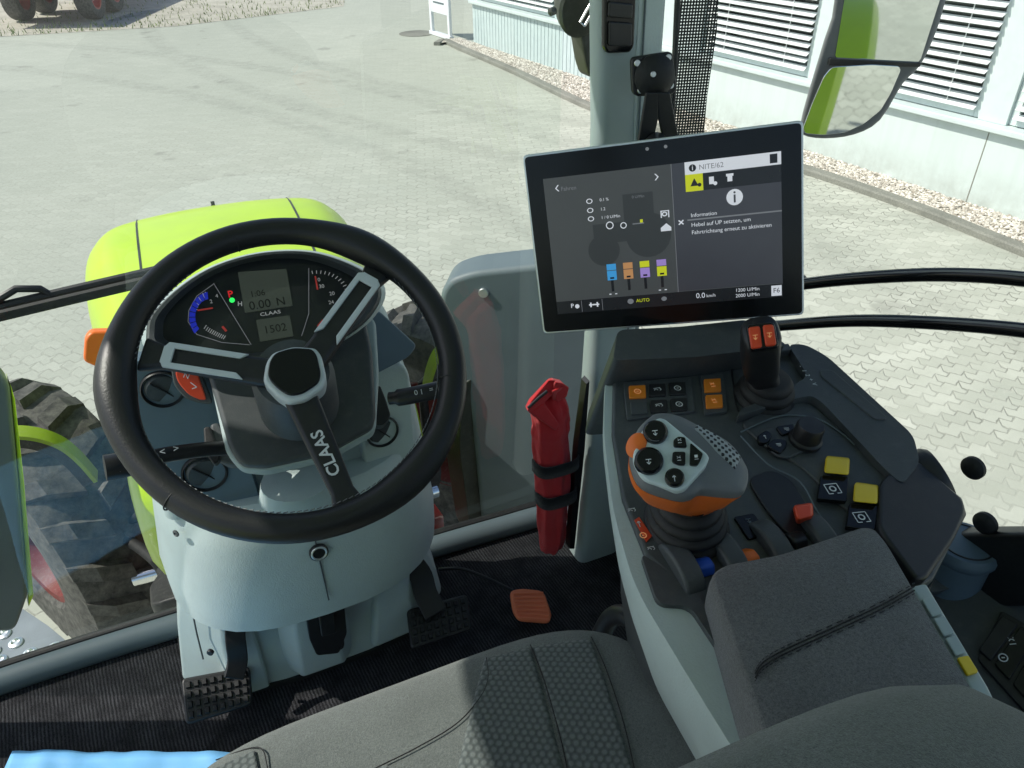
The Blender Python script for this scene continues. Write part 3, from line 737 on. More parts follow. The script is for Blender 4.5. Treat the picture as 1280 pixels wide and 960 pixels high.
# mirror outside on the right
mp_ = P(1090, 70, y=1.25); MN = V((-.632, -1.66, -.13)).normalized(); MPL = (mp_, MN)
mi = thing('wing_mirror', 'two-glass wing mirror outside the right window at the top', 'mirror', mp_, parent=TR)
ho = [(1045,-130),(1043,0),(1030,50),(1012,110),(1001,152),(1003,168),(1030,173),(1068,168),(1100,150),(1128,105),(1150,82),(1168,45),(1182,0),(1215,-130)]
ho = [(p.x, p.y) for p in spline([V((x, y, 0)) for x, y in ho], 3)]
hb = loft([onp(ho, MPL, .004), onp(ho, MPL, -.02), onp([(1100+(x-1100)*.8, 60+(y-60)*.9) for x, y in ho], MPL, -.07)])
obj('housing', hb, GREYP, mi, bevel=.01, seg=3)
obj('upper_glass', plate([(1062,-110),(1057,-10),(1044,70),(1047,73),(1147,78),(1151,74),(1178,-10),(1205,-110)], MPL, .003, off=.006, rad=.004), MIRROR, mi, smooth=False)
LPLm = (on(1080,120,MPL), (MN+V((.03,0,-.10))).normalized())
obj('lower_glass', plate([(1040,84),(1090,81),(1124,83),(1126,88),(1114,116),(1101,138),(1080,155),(1056,166),(1030,169),(1006,167),(1004,160),(1016,128),(1030,96)], LPLm, .003, off=.022, rad=.008), MIRROR, mi, bevel=.001)
obj('divider', plate([(1038,73),(1152,79),(1150,84),(1036,82)], MPL, .012, off=.012, rad=.002), BLACK, mi, bevel=.003)
obj('arm', tube([on(1110,-100,MPL,-.05), on(1080,-260,MPL,.02), V((.75,1.15,1.6))], .018, 10), BLACK, mi)

# work lamp outside, left of the pillar
wl = thing('work_lamp', 'dark rounded work lamp outside the windscreen left of the pillar', 'lamp', P(720, 0, y=1.36), parent=TR)
wc = P(724, 4, y=1.36)
obj('housing', lathe([(.001,-.05),(.03,-.048),(.048,-.03),(.052,0),(.05,.02),(.044,.025),(.001,.025)], wc, (-.2,-.9,-.35), 28, sx=.85, sy=1.1), OLIVE, wl)
obj('mount', prism(roundpoly([P(x,y,y=1.36) for x,y in ((726,40),(760,30),(760,100),(738,98),(732,80))], .012), (0,.05,0)), OLIVE, wl, bevel=.008)
ch = [P(728,30,y=1.30), P(745,0,y=1.30)]
for q in (-1, 1): pass
cb = BM(); c0, c1 = ch; dv = (c1-c0); sd_ = dv.cross(V((0,1,0))).normalized()*.006
tube([c0-sd_, c0+sd_, c1+sd_, c1-sd_, c0-sd_], .0022, 8, cb)
obj('clip', cb, CHROME, wl)
obj('knob', lathe([(.007,0),(.007,.01),(.003,.013)], P(693,13,y=1.33), (-1,-.3,-.2), 12), OLIVE, wl)
#BODY2
# =================================================================== STEERING CONSOLE
cn = thing('steering_console', 'pale grey steering console with instrument cluster, standing on the black mat', 'console', (0, 1.1, 0))
def half_ring(z, cx, rx, yf, yb=1.175, n=18, p=2.4):
    pts = []
    for i in range(n+1):
        a = PI*i/n; c_, s_ = math.cos(a), math.sin(a)
        pts.append(V((cx - rx*math.copysign(abs(c_)**(2/p), c_), yb-(yb-yf)*abs(s_)**(2/p), z)))
    return pts
obj('foot', loft([half_ring(.008,-.025,.258,.985,p=3), half_ring(.020,-.025,.260,.983,p=3), half_ring(.05,-.022,.254,.992,p=3), half_ring(.13,-.018,.240,1.005,p=3), half_ring(.24,-.012,.222,1.035,p=3)]), LIGHT, cn, bevel=.006, ang=40)
obj('foot_seal', loft([half_ring(.006,-.025,.266,.977,p=3), half_ring(.016,-.025,.264,.979,p=3)]), RUBBER, cn)
obj('rib', loft([[V((-.105,1.005,.03)), V((-.075,.962,.03)), V((.005,.962,.03)), V((.035,1.005,.03))], [V((-.10,1.0,.135)), V((-.07,.968,.145)), V((-.0,.968,.145)), V((.03,1.0,.145))], [V((-.09,1.03,.185)), V((-.06,.985,.20)), V((-.01,.985,.20)), V((.02,1.03,.20))]]), LIGHT, cn, bevel=.007, seg=3)
obj('flank', loft([[V((-.285,1.06,.02)), V((-.20,.975,.02)), V((-.135,.975,.02)), V((-.135,1.08,.02)), V((-.28,1.14,.02))], [V((-.262,1.07,.15)), V((-.19,1.0,.15)), V((-.135,1.0,.15)), V((-.135,1.08,.15)), V((-.26,1.14,.15))], [V((-.245,1.08,.21)), V((-.18,1.02,.21)), V((-.14,1.02,.21)), V((-.14,1.08,.21)), V((-.245,1.14,.21))]]), LIGHT, cn, bevel=.006, seg=3)
fpl = (V((0, .966, .12)), V((0,-1,.15)))
obj('recess', plate([(380,757),(430,750),(434,792),(424,817),(396,820),(387,800)], fpl, .01, off=.018, rad=.006), BLACK, cn, bevel=.002)
obj('recess', plate([(276,762),(314,759),(312,778),(296,782),(278,780)], fpl, .01, off=.008, rad=.004), BLACK, cn)
obj('cheek', loft([[V((.06,.975,.02)), V((.165,.985,.02)), V((.235,1.06,.02)), V((.235,1.14,.02)), V((.06,1.14,.02))], [V((.075,.985,.10)), V((.155,.995,.115)), V((.222,1.06,.13)), V((.222,1.14,.13)), V((.07,1.14,.11))], [V((.09,1.03,.17)), V((.145,1.03,.18)), V((.205,1.07,.19)), V((.205,1.14,.19)), V((.08,1.14,.18))]]), LIGHT, cn, bevel=.012, seg=3)
obj('plug', disc_on(262, 817, (V((-.2,.97,.06)), V((-.6,-1,.1))), .006, .006, .004), BLACK, cn)
obj('split_line', tube([P(x,y,y=yy) for x,y,yy in ((238,752,1.045),(246,792,1.025),(254,824,1.005))], .0016, 6), DARK, cn)
# drum: two panels meeting at a split line, lock in the middle
drum = [half_ring(.226,-.008,.236,.935,p=2.7), half_ring(.229,-.008,.250,.918,p=2.7), half_ring(.30,-.006,.250,.914,p=2.7), half_ring(.40,-.002,.238,.928,p=2.7), half_ring(.470,.0,.226,.945,p=2.7), half_ring(.476,.0,.220,.952,p=2.7)]
obj('shroud', loft(drum), LIGHT, cn, ang=38)
obj('shadow_gap', loft([half_ring(.20,-.01,.228,.955,p=2.7), half_ring(.228,-.01,.232,.945,p=2.7)]), BLACK, cn)  # black ring painted in for the shade between shroud and foot
for q in (-1, 1): obj('shroud_screw', lathe([(.006,0),(.006,.002),(.003,.003),(.002,.001),(.0005,.001)], V((q*.2,.0,.43))+V((0,.995,0)), V((q*.75,-.65,.1)), 14), DARK, cn)
def drum_pl(): return (V((.0,.918,.33)), V((.02,-1,.12)))
obj('split_line', tube([on(x,y,drum_pl(),.0015) for x,y in ((387,640),(397,690),(411,750))], .0014, 6), DARK, cn)
lk = obj('lock', disc_on(399, 692, drum_pl(), .0155, .006, .006), BLACK, cn)
obj('lock_ring', torus(on(399,692,drum_pl(),.006), drum_pl()[1], .0115, .0018), ALU, lk)
# upper body
ub = []
def rr_ring(z, x0, x1, y0, y1, r=.03): return roundpoly([V((x0,y0,z)), V((x1,y0,z)), V((x1,y1,z)), V((x0,y1,z))], r, 5)
obj('upper_body', loft([rr_ring(.45,-.212,.215,1.0,1.17), rr_ring(.58,-.205,.205,1.012,1.17), rr_ring(.70,-.195,.185,1.03,1.165), rr_ring(.745,-.185,.17,1.045,1.16)]), LIGHT, cn, ang=50)
spl_ = (V((-.15, 1.003, .6)), V((-.10,-1,.06)))
slp = obj('side_panel', plate([(162,452),(268,444),(292,520),(330,640),(282,628),(196,602),(178,540)], spl_, .03, off=.012, rad=.012), SLATE, cn, bevel=.005)
def vent(px, py, pl, r, parent, th=.014):
    n = V(pl[1]).normalized(); o = on(px, py, pl, 0)
    v = obj('air_vent', lathe([(r, -th), (r, .001), (r*.93, .004), (r*.88, .001), (r*.86, -th*.5), (.001, -th*.55)], o, n, 36), BLACK, parent)
    t_ = (n+V((.25,-.1,-.2))).normalized()
    obj('vane', lathe([(r*.80,-.010),(r*.80,-.002),(r*.72,.0015),(.001,.003)], o-n*.002, t_, 32), DARK, v)
    x, y = frame_from(t_); f = BM(); box(o+t_*.002, (r*1.5, .0016, .003), f, Matrix(((x*.6-y*.8), (x*.8+y*.6), t_)).transposed()); obj('vane_slit', f, BLACK, v, smooth=False)
vpl = (spl_[0]+V((-.0,-.014,0)), spl_[1])
vent(203, 487, vpl, .029, slp); vent(256, 592, vpl, .033, slp)
rpl = (V((.17,1.003,.5)), V((.08,-1,.10)))
rwp = obj('right_wing', plate([(462,458),(506,455),(513,470),(519,545),(524,580),(505,612),(468,626),(452,560)], rpl, .03, off=.012, rad=.018), LIGHT, cn, bevel=.006)
vent(478, 540, (rpl[0]+V((0,-.014,0)), rpl[1]), .028, rwp)
obj('dash_flank', plate([(452,398),(474,388),(522,432),(512,446),(470,468),(462,470)], (V((.15,.99,.68)), V((.1,-1,.45))), .05, rad=.008), SLATE, cn, bevel=.006)
# steering column neck and cover plate
obj('column_neck', loft([[V((-.01,.90,.55))+V((math.cos(a)*.052, math.sin(a)*.05, 0)) for a in [k*2*PI/24 for k in range(24)]], [V((.0,.99,.44))+V((math.cos(a)*.075, math.sin(a)*.05, 0)) for a in [k*2*PI/24 for k in range(24)]]]), LIGHT, cn)
ND = V((-.03,-.66,.75)).normalized()
cpl = (V((.02,.905,.69)), ND)
cov = obj('column_cover', plate([(255,452),(300,440),(440,388),(456,392),(466,440),(470,520),(466,534),(408,566),(330,583),(300,581),(286,560)], cpl, .05, rad=.010), DARK, cn, bevel=.008, seg=3)
obj('cover_lip', plate([(258,456),(282,566),(300,586),(332,589),(410,571),(470,538),(474,470),(470,400),(456,388)], cpl, .04, off=-.018, rad=.010), LIGHT2, cn, bevel=.006)
obj('boss', lathe([(.052,-.12),(.05,-.03),(.044,-.012)], V((.0064,.8043,.7922)) , V((-.0476,-.578,.8146)), 32), DARK, cn)
# instrument pod
NP = V((-.02,-.74,.67)).normalized(); ppl_ = (V((0,1.0,.79)), NP)
face_px = [(203,413),(207,394),(233,367),(269,344),(311,330),(353,325),(391,328),(429,341),(452,356),(456,374),(441,397),(415,416),(387,428),(359,435),(315,439),(264,437),(222,430),(205,422)]
def grow(px, k, c=(330,382), dy=0): return [(c[0]+(x-c[0])*k, c[1]+(y-c[1])*k*1.04+dy) for x, y in px]
sm = lambda pts: [p for p in spline(pts+[pts[0]], 4)[:-1]]
def pod_ring(k, off, dy=0): return sm(onp(grow(face_px, k, dy=dy), ppl_, off))
pod = loft([pod_ring(.9,.001,1), pod_ring(1.10,.002,1), pod_ring(1.16,.012,1), pod_ring(1.19,.004,1), pod_ring(1.20,-.02,1), pod_ring(1.12,-.10,6), pod_ring(.85,-.16,12)])
pd = obj('instrument_pod', pod, LIGHT, cn, ang=50)
hoodr = loft([pod_ring(1.155,.014,0), pod_ring(1.13,.030,-1), pod_ring(1.08,.030,-1), pod_ring(1.03,.016,0), pod_ring(1.0,.013,0), pod_ring(.985,.006,0)], cap0=False, cap1=False)
obj('bezel', hoodr, DARK, cn, ang=60)
clf = obj('cluster_face', prism(sm(onp(grow(face_px,1.04), ppl_, .010)), -NP*.006), CLUST, cn)
CP = (ppl_[0]+NP*.010, NP)
def seg(bm, x0, y0, x1, y1, w, pl=CP, off=.0008):
    a, b_ = on(x0,y0,pl,off), on(x1,y1,pl,off); n = V(pl[1]).normalized(); d = (b_-a).normalized(); t = n.cross(d)*w/2
    return face(bm, [bm.verts.new(p) for p in (a-t, b_-t, b_+t, a+t)])
for bx_ in ([(297,340),(358,336),(366,382),(306,391)], [(320,400),(362,394),(367,420),(325,427)]): obj('display', plate(bx_, CP, .001, off=.0012, rad=.002), LCD, clf, smooth=False)
for s_, x, y, h in (('1:06', 322, 367, 8), ('0.00', 325, 381, 11.5), ('N', 351, 377, 11), ('1502', 344, 411, 10.5)):
    obj('reading', text_on(s_, x, y, x+20, y-3.2, CP, h, off=.0016), LCDT, clf, smooth=False)
obj('maker_name', text_on('CLAAS', 338, 391.5, 358, 388.4, CP, 4.6, off=.001, bold=.01, sx=1.35), TICK, clf, smooth=False)
gb = BM(); 
for i in range(16):
    f_ = i/15
    a = math.radians(228 - 118*f_); cx, cy = 265, 393
    x0, y0 = cx+19*math.cos(a)*1.0, cy-23*math.sin(a); x1, y1 = cx+(25)*math.cos(a), cy-(30)*math.sin(a)
    if f_ > .5: seg(gb, x0, y0, x1, y1, .0011)
for i in range(11):
    f_ = i/10; x = 255+24*f_; y = 411+13*f_**.75
    seg(gb, x, y, x+3, y-4.5, .0009)
for i in range(15):
    f_ = i/14; a = math.radians(100-112*f_); cx, cy = 397, 372
    seg(gb, cx+36*math.cos(a), cy-30*math.sin(a), cx+41*math.cos(a), cy-34*math.sin(a), .0010)
obj('gauge_ticks', gb, TICK, clf, smooth=False)
bb = BM()
for i in range(9):
    a0 = math.radians(222-14*i); a1 = math.radians(222-14*i-12); cx, cy = 263, 396
    vs = [bb.verts.new(on(cx+r_*math.cos(a)*.95, cy-r_*math.sin(a)*1.12, CP, .001)) for a, r_ in ((a0,20),(a1,20),(a1,28),(a0,28))]; face(bb, vs)
obj('blue_band', bb, LEDB, clf, smooth=False)
nb_ = BM(); seg(nb_, 247, 388, 266, 385, .0022); seg(nb_, 394, 345, 397, 362, .0022); seg(nb_, 397, 408, 404, 400, .003); seg(nb_, 278, 408, 283, 414, .003)
obj('needle', nb_, NEEDLE, clf, smooth=False)
ln = BM()
for q in ((267,354,314,431),(386,335,386,392),(386,392,377,420)): seg(ln, *q, .0008)
cir = [(232+x, y) for x, y in ((35,355),(14,370),(4,388),(3,402),(14,418),(45,428),(80,431))]
for a_, b_ in zip(cir, cir[1:]): seg(ln, *a_, *b_, .0008)
obj('divider_line', ln, SCR_G, clf, smooth=False)
obj('warning_light', text_on('P', 288, 368, 300, 366, CP, 9, bold=.02), LEDR, clf, smooth=False)
obj('indicator_light', disc_on(290, 375, CP, .0035, .001, .0014), LEDG, clf)
obj('gear_symbol', text_on('H', 300, 380, 310, 380, CP, 6, bold=.02), TICK, clf, smooth=False)
for s_, x, y in (('30', 402, 358), ('20', 415, 367), ('24', 414, 378), ('10', 397, 350), ('4', 271, 370), ('2', 264, 377)): obj('gauge_number', text_on(s_, x, y, x+20, y-3, CP, 5), TICK, clf, smooth=False)
# orange hazard button left of the cover
hzp = (V((-.1,.955,.66)), V((-.05,-.85,.45)))
hz = obj('hazard_button', plate([(218,462),(246,464),(258,500),(250,500),(236,494),(222,478)], hzp, .02, off=.004, rad=.008), REDLEV, cn, bevel=.004, seg=3)
obj('button_surround', plate([(213,458),(248,458),(266,506),(252,505),(232,499),(217,482)], hzp, .02, off=.0, rad=.008), DARK, cn, bevel=.004)
obj('symbol', text_on('N', 233, 470, 245, 474, hzp, 7, off=.0046), WHITE, hz, smooth=False)
hb_ = BM(); seg(hb_, 238,478,246,484,.0012,hzp,.0046); seg(hb_, 246,484,240,486,.0012,hzp,.0046); seg(hb_, 228,466,240,468,.001,hzp,.0046); obj('symbol', hb_, WHITE, hz, smooth=False)
# stalks
def stalk(name, path, rad, mat, parent): return obj(name, tube(spline(path, 6), rad, 16, flat=.9), mat, parent, ang=50)
lp_ = [P(283,560,y=.90), P(245,563,y=.885), P(200,570,y=.865), P(158,580,y=.845), P(131,585,y=.84)]
n_ = len(spline(lp_,6)); st1 = obj('indicator_stalk', tube(spline(lp_,6), [.010 if i < n_*.6 else .010+.006*min(1,(i-n_*.6)/(n_*.1)) for i in range(n_)], 16), BLACK, cn, ang=50)
obj('stalk_root', prism(roundpoly(onp([(262,530),(272,527),(298,562),(303,580),(286,582),(268,572)], (V((-.08,.89,.6)),ND)), .008), -ND*.03), DARK, cn, bevel=.006)
obj('stalk_lever', prism(roundpoly(onp([(254,534),(262,532),(276,572),(268,582),(256,566)], (V((-.09,.875,.6)),ND)), .006), -ND*.02), RUBBER, cn, bevel=.005)
stp_ = (V((0,.862,0))+V((0,-.012,.0)), V((-.1,-.8,.6)))
def onray(px, py, ref, off): v = ray(px, py); t_ = (V(ref)-CAM).dot(FW)/v.dot(FW); return CAM+v*(t_-off)
vf = (CAM-V((-.15,.87,.6))).normalized()
sy = BM()
for s_, x, y, h in (('<', 203, 565, 7), ('>', 220, 561, 7)): text_bm(s_, .012, onray(x, y, P(200,570,y=.866), .013), onray(x+20, y-4, P(200,570,y=.866), .013)-onray(x, y, P(200,570,y=.866), .013), vf, sy, bold=.01)
text_bm('u', .012, onray(147, 586, P(158,580,y=.845), .019), onray(167, 582, P(158,580,y=.845), .019)-onray(147, 586, P(158,580,y=.845), .019), vf, sy, bold=.02)
obj('print', sy, WHITE, st1, smooth=False)
rp_ = [P(487,498,y=.86), P(505,496,y=.85), P(530,491,y=.84), P(548,487,y=.835)]
st2 = obj('wiper_stalk', tube(spline(rp_,6), [.009]*4+[.012]*15, 16), BLACK, cn, ang=50)
obj('stalk_root', prism(roundpoly(onp([(466,488),(475,480),(483,500),(489,520),(478,532),(466,530)], (V((.12,.87,.6)),ND)), .006), -ND*.03), BLACK, cn, bevel=.005)
vf2 = (CAM-V((.17,.84,.65))).normalized(); sy = BM()
for s_, x, y in (('0', 520, 491), ('I', 527, 490), ('=', 539, 487)): text_bm(s_, .010, onray(x, y, rp_[2], .014), onray(x+20, y-4, rp_[2], .014)-onray(x, y, rp_[2], .014), vf2, sy)
obj('print', sy, WHITE, st2, smooth=False)

# =================================================================== STEERING WHEEL
HC, HN = V((.0064,.8043,.7922)), V((-.0476,-.578,.8146)).normalized()
HX = V((1,0,0)) - HN*HN.x; HX.normalize(); HY = HN.cross(HX)
sw_ = thing('steering_wheel', 'black leather three-spoke steering wheel in front of the instruments', 'steering wheel', HC, parent=cn)
def hp(px, py, off=0): return on(px, py, (HC, HN), off)
ctr = hp(367, 468)
R0 = .192; rings = []
bm = BM(); SEG = 96; R_ = []
for k in range(SEG):
    a = k*2*PI/SEG; d_ = HX*math.cos(a)+HY*math.sin(a)
    ad = lambda c_: math.atan2(math.sin(a-c_), math.cos(a-c_))
    grip = 1 + .34*math.exp(-(ad(3.0)/.30)**2) + .26*math.exp(-(ad(.85)/.26)**2) + .22*math.exp(-(ad(-1.05)/.28)**2)
    rr = .0168*grip
    dent = .002*math.sin(a*2)
    R_.append([bm.verts.new(HC + d_*(R0-dent+rr*math.cos(j*2*PI/16)) + HN*rr*1.05*math.sin(j*2*PI/16)) for j in range(16)])
for k in range(SEG):
    a_, b_ = R_[k], R_[(k+1) % SEG]
    for j in range(16): face(bm, (a_[j], b_[j], b_[(j+1) % 16], a_[(j+1) % 16]))
rim = obj('rim', bm, LEATHER, sw_)
for px, py in ((290,290),(216,625),(573,476)):     # leather joints
    p = hp(px, py)-HC; a = math.atan2(p.dot(HY), p.dot(HX)); d_ = HX*math.cos(a)+HY*math.sin(a); t_ = HN.cross(d_)
    obj('joint', torus(HC+d_*(R0-.0), t_, .0166, .0009, seg=28, s2=6), RUBBER, sw_)
sb_ = BM(); 
for k in range(150):       # stitching along the inside of the grip
    a = k*2*PI/150
    if math.sin(a) > .88: continue
    d_ = HX*math.cos(a)+HY*math.sin(a); t_ = HN.cross(d_)
    c_ = HC+d_*(R0-.0185)+HN*.003; tube([c_-t_*.0024-HN*.002, c_+t_*.0024+HN*.002], .0006, 5, sb_)
obj('stitching', sb_, GREYP, sw_)
# hub
HUB = [(332,452),(340,440),(366,432),(395,434),(402,444),(408,470),(405,484),(382,500),(362,504),(345,494),(328,476)]
hubpts = onp(HUB, (HC, HN), .012)
obj('hub_ring', prism(roundpoly(hubpts, .006), -HN*.03), SATIN, sw_, bevel=.005, seg=3)
hc = sum(hubpts, V())/len(hubpts)
obj('hub_cap', prism(roundpoly([hc+(p-hc)*.84+HN*.004+HY*.002 for p in hubpts], .008), -HN*.01), GLOSSB, sw_, bevel=.002)
def spoke(px, wpx0, wpx1, trim=None, word=None):
    (x0,y0),(x1,y1) = px
    a, b_ = hp(x0,y0,.0), hp(x1,y1,-.002); d_ = (b_-a).normalized(); t_ = HN.cross(d_)
    L = (b_-a).length; rings = []
    for f_, w, z, th in ((0,wpx0,.004,.022),(.5,(wpx0+wpx1)/2*.95,.003,.018),(.82,wpx1*.95,.001,.016),(1.0,wpx1*1.5,.0,.016)):
        o = a+d_*L*f_; rings.append([o-t_*w/2+HN*(z-.005), o-t_*w*.38+HN*z, o+t_*w*.38+HN*z, o+t_*w/2+HN*(z-.005), o+t_*w*.42-HN*th, o-t_*w*.42-HN*th])
    sp_ = obj('spoke', loft(rings), BLACK, sw_, bevel=.003, ang=60)
    if trim:
        f0, f1, w = trim; fr_ = BM()
        q = lambda f_, s_: a+d_*L*f_+t_*w*s_+HN*.0058
        for sgn in (-1, 1): prism([q(f0+.06,.30*sgn), q(f1-.0,.30*sgn), q(f1-.03,.54*sgn), q(f0,.54*sgn)], -HN*.004, fr_)
        prism([q(f1-.08,-.36), q(f1,-.36), q(f1,.36), q(f1-.08,.36)], -HN*.0038, fr_)
        obj('trim_insert', fr_, SATIN, sw_, bevel=.0012)
    if word:
        o = a+d_*L*.52+HN*.0042
        obj('maker_name', text_bm(word, .0195, o, d_*-1, HN, bold=.02, sx=1.0), WHITE, sw_, smooth=False)
spoke(((345,466),(176,440)), .036, .030, (.22,.84,.030))
spoke(((385,455),(478,328)), .036, .030, (.22,.84,.030))
spoke(((374,492),(440,640)), .040, .030, None, 'CLAAS')

# =================================================================== PEDALS
def pedal(label, pad_px, pl, arm, armw, group='black foot pedals under the steering console'):
    base = on(*pad_px[0], pl); t_ = thing('foot_pedal', label, 'pedal', (base.x, base.y, .01), group)
    pd_ = obj('pad', plate(pad_px, pl, .012, rad=.01), BLACK, t_, bevel=.004, seg=3)
    n = V(pl[1]).normalized(); q = onp(pad_px[:4], pl, .002); g_ = BM(); nx, ny = 8, 4
    for i in range(nx):
        for j in range(ny):
            u_, v_ = (i+.8)/(nx+.6), (j+.8)/(ny+.6)
            p = (q[0]*(1-u_)+q[1]*u_)*(1-v_) + (q[3]*(1-u_)+q[2]*u_)*v_
            ex_ = (q[1]-q[0]).normalized(); ey_ = (q[3]-q[0]).normalized(); w = (q[1]-q[0]).length/nx*.30; h = (q[3]-q[0]).length/ny*.30
            loft([[p-ex_*w-ey_*h-n*.001, p+ex_*w-ey_*h-n*.001, p+ex_*w+ey_*h-n*.001, p-ex_*w+ey_*h-n*.001], [p-ex_*w*.7-ey_*h*.7+n*.003, p+ex_*w*.7-ey_*h*.7+n*.003, p+ex_*w*.7+ey_*h*.7+n*.003, p-ex_*w*.7+ey_*h*.7+n*.003]], g_)
    obj('grip_stud', g_, RUBBER, pd_, smooth=False)
    a_ = spline(arm, 5); rings = []
    for i, p in enumerate(a_):
        tdir = (a_[min(i+1,len(a_)-1)]-a_[max(i-1,0)]).normalized(); x, y = frame_from(tdir, (0,-1,.3))
        w = armw; rings.append([p+x*w/2+y*.006, p-x*w/2+y*.006, p-x*w/2-y*.006, p+x*w/2-y*.006])
    obj('arm', loft(rings), BLACK, t_, bevel=.002)
pedal('left black pedal with studded pad at the end of a straight arm', [(226,848),(312,832),(316,880),(232,906)], (V((-.2,.95,.07)), V((0,-.45,.9))), [P(295,765,y=1.02), P(294,795,y=.985), P(297,825,y=.968), P(292,848,y=.95)], .034)
pedal('small middle pedal in a recess of the console foot', [(392,790),(430,785),(431,812),(397,819)], (V((-.01,.935,.08)), V((0,-.8,.6))), [P(407,752,y=.965), P(408,772,y=.95), P(411,792,y=.938)], .026)
pedal('right black pedal with studded pad on a cranked arm', [(508,762),(584,742),(591,786),(514,812)], (V((.2,.95,.08)), V((0,-.45,.9))), [P(500,690,y=1.05), P(524,716,y=1.02), P(532,742,y=.985), P(545,768,y=.95)], .045)
ap = thing('accelerator_pedal', 'orange ribbed accelerator pedal on a thin wire rod', 'pedal', P(660,750,z=.01))
apl = (V((.38,.93,.045)), V((-.05,-.35,.93)))
pdl = obj('pad', plate([(637,738),(652,735),(680,738),(690,768),(687,778),(648,775),(641,764)], apl, .012, rad=.014), SALMON, ap, bevel=.004, seg=3)
rb = BM()
for i in range(7):
    f_ = i/6; tube([on(641+6*f_*1+1, 742+30*f_, apl, .001), on(679+8*f_, 741+34*f_, apl, .001)], .0022, 8, rb)
obj('rib', rb, SALMON, pdl)
obj('rod', tube(spline([P(548,712,z=.09), P(575,711,z=.085), P(605,721,z=.07), P(640,738,z=.045)], 6), .0035, 8), BLACK, ap)

# =================================================================== RED BAG
bg = thing('red_bag', 'red nylon safety bag strapped upright against the front pillar', 'bag', P(697, 686, z=.006))
bag_sec = [(688,685,31,.045),(690,672,38,.055),(690,640,45,.06),(690,600,51,.066),(689,560,54,.066),(687,525,54,.06),(684,508,54,.05),(683,499,48,.034),(686,491,36,.026),(691,483,24,.030),(695,476,13,.014)]
rings = []; hexs = [(1,0),(.78,.72),(.12,1.08),(-.72,.80),(-1,.05),(-.6,-.6),(.6,-.6)]
bag_i = []
for (a0, b0) in zip(bag_sec, bag_sec[1:]):
    m = max(2, int(abs(b0[1]-a0[1])/4))
    for i in range(m): bag_i.append(tuple(p_+(q_-p_)*i/m for p_, q_ in zip(a0, b0)))
bag_i.append(bag_sec[-1])
for px, py, w, dp in bag_i:
    o = P(px, py, y=1.045); hw = w/2*(o-CAM).dot(FW)/FPX; r_ = []
    for h_ in range(7):
        for k in range(6):
            t_ = k/6; c_ = hexs[h_][0]*(1-t_)+hexs[(h_+1)%7][0]*t_; s_ = hexs[h_][1]*(1-t_)+hexs[(h_+1)%7][1]*t_
            q_ = V((c_*2.0, s_*2.0, py*.03)); wr = .93+.16*noise.noise(q_)+.11*(1-abs(noise.noise(q_*2.3)*2))*(.4 if py > 540 else 1.0)
            r_.append(o + V((c_*hw*wr, -s_*dp*.5*wr, .008*noise.noise(q_*1.7))))
    rings.append(r_)
body = obj('body', loft(rings), REDF, bg, sub=1, ang=80)
fl = BM()
for pts, th in (([(656,508),(661,498),(684,474),(690,471),(694,476),(690,489),(678,500),(668,522)], .006), ([(690,472),(699,474),(706,481),(704,492),(694,500),(688,488)], .006), ([(660,512),(676,500),(694,526),(690,534)], .005), ([(684,484),(700,478),(703,490),(690,500)], .008)):
    loft([[p+V((0,-.008,0))+V((random.uniform(-.004,.004),random.uniform(-.008,.008),0)) for p in [P(x,y,y=1.025) for x,y in pts]], [P(x,y,y=1.035) for x,y in pts]], fl)
obj('flap', fl, REDF, bg, bevel=.003)
obj('zip', tube([P(660,510,y=1.012), P(674,497,y=1.01), P(684,489,y=1.01)], .003, 6), BLACK, bg)
bs_ = BM(); 
for yy in (573, 612):
    w = 56 if yy < 600 else 49; rr = []
    for dy in (-7, 7):
        o = P(692, yy+dy, y=1.045); hw = w/2*(o-CAM).dot(FW)/FPX; r_ = []
        for k in range(25):
            a = PI*k/24; c_, s_ = math.cos(a), math.sin(a)
            r_.append(o+V((math.copysign(abs(c_)**.6, c_)*(hw+.003), -abs(s_)**.62*.0405, 0)))
        rr.append(r_)
    st_ = BM(); loft(rr, st_, closed=False)
    so = obj('strap', st_, STRAP, bg); so.modifiers.new('Solidify', 'SOLIDIFY').thickness = .003

# =================================================================== MONITOR
MC = V((.4446,.7021,.9223)); MX, MYn, MZ = V((.8379,-.5228,.1572)), V((.5459,.8033,-.2381)), V((-.0018,.2853,.9584))
MN_ = -MYn
mo = thing('display_terminal', 'black touch screen terminal showing a tractor menu, on an arm from the pillar', 'monitor', MC)
def mp2(x, z, off=0): return MC + MX*x + MZ*z + MN_*off
w, h = .155, .108
def mrect(x0, x1, z0, z1, off): return [mp2(x0,z0,off), mp2(x1,z0,off), mp2(x1,z1,off), mp2(x0,z1,off)]
obj('housing', loft([roundpoly(mrect(-w*.96,w*.96,-h*.95,h*.95,-.032),.01), roundpoly(mrect(-w,w,-h,h,-.022),.008), roundpoly(mrect(-w,w,-h,h,-.001),.006)]), DARK, mo, bevel=.003)
obj('frame', loft([roundpoly(mrect(-w-.0015,w+.0015,-h-.0015,h+.0015,-.007),.006), roundpoly(mrect(-w-.0015,w+.0015,-h-.0015,h+.0015,.0),.006)]), ALU, mo, bevel=.001)
gl_ = obj('front_glass', loft([roundpoly(mrect(-w+.001,w-.001,-h+.001,h-.001,-.001),.005), roundpoly(mrect(-w+.001,w-.001,-h+.001,h-.001,.002),.005)]), GLOSSB, mo)
MPLn = (MC, MN_)
def mpx(px, py): 
    p = on(px, py, MPLn)-MC; return p.dot(MX), p.dot(MZ)
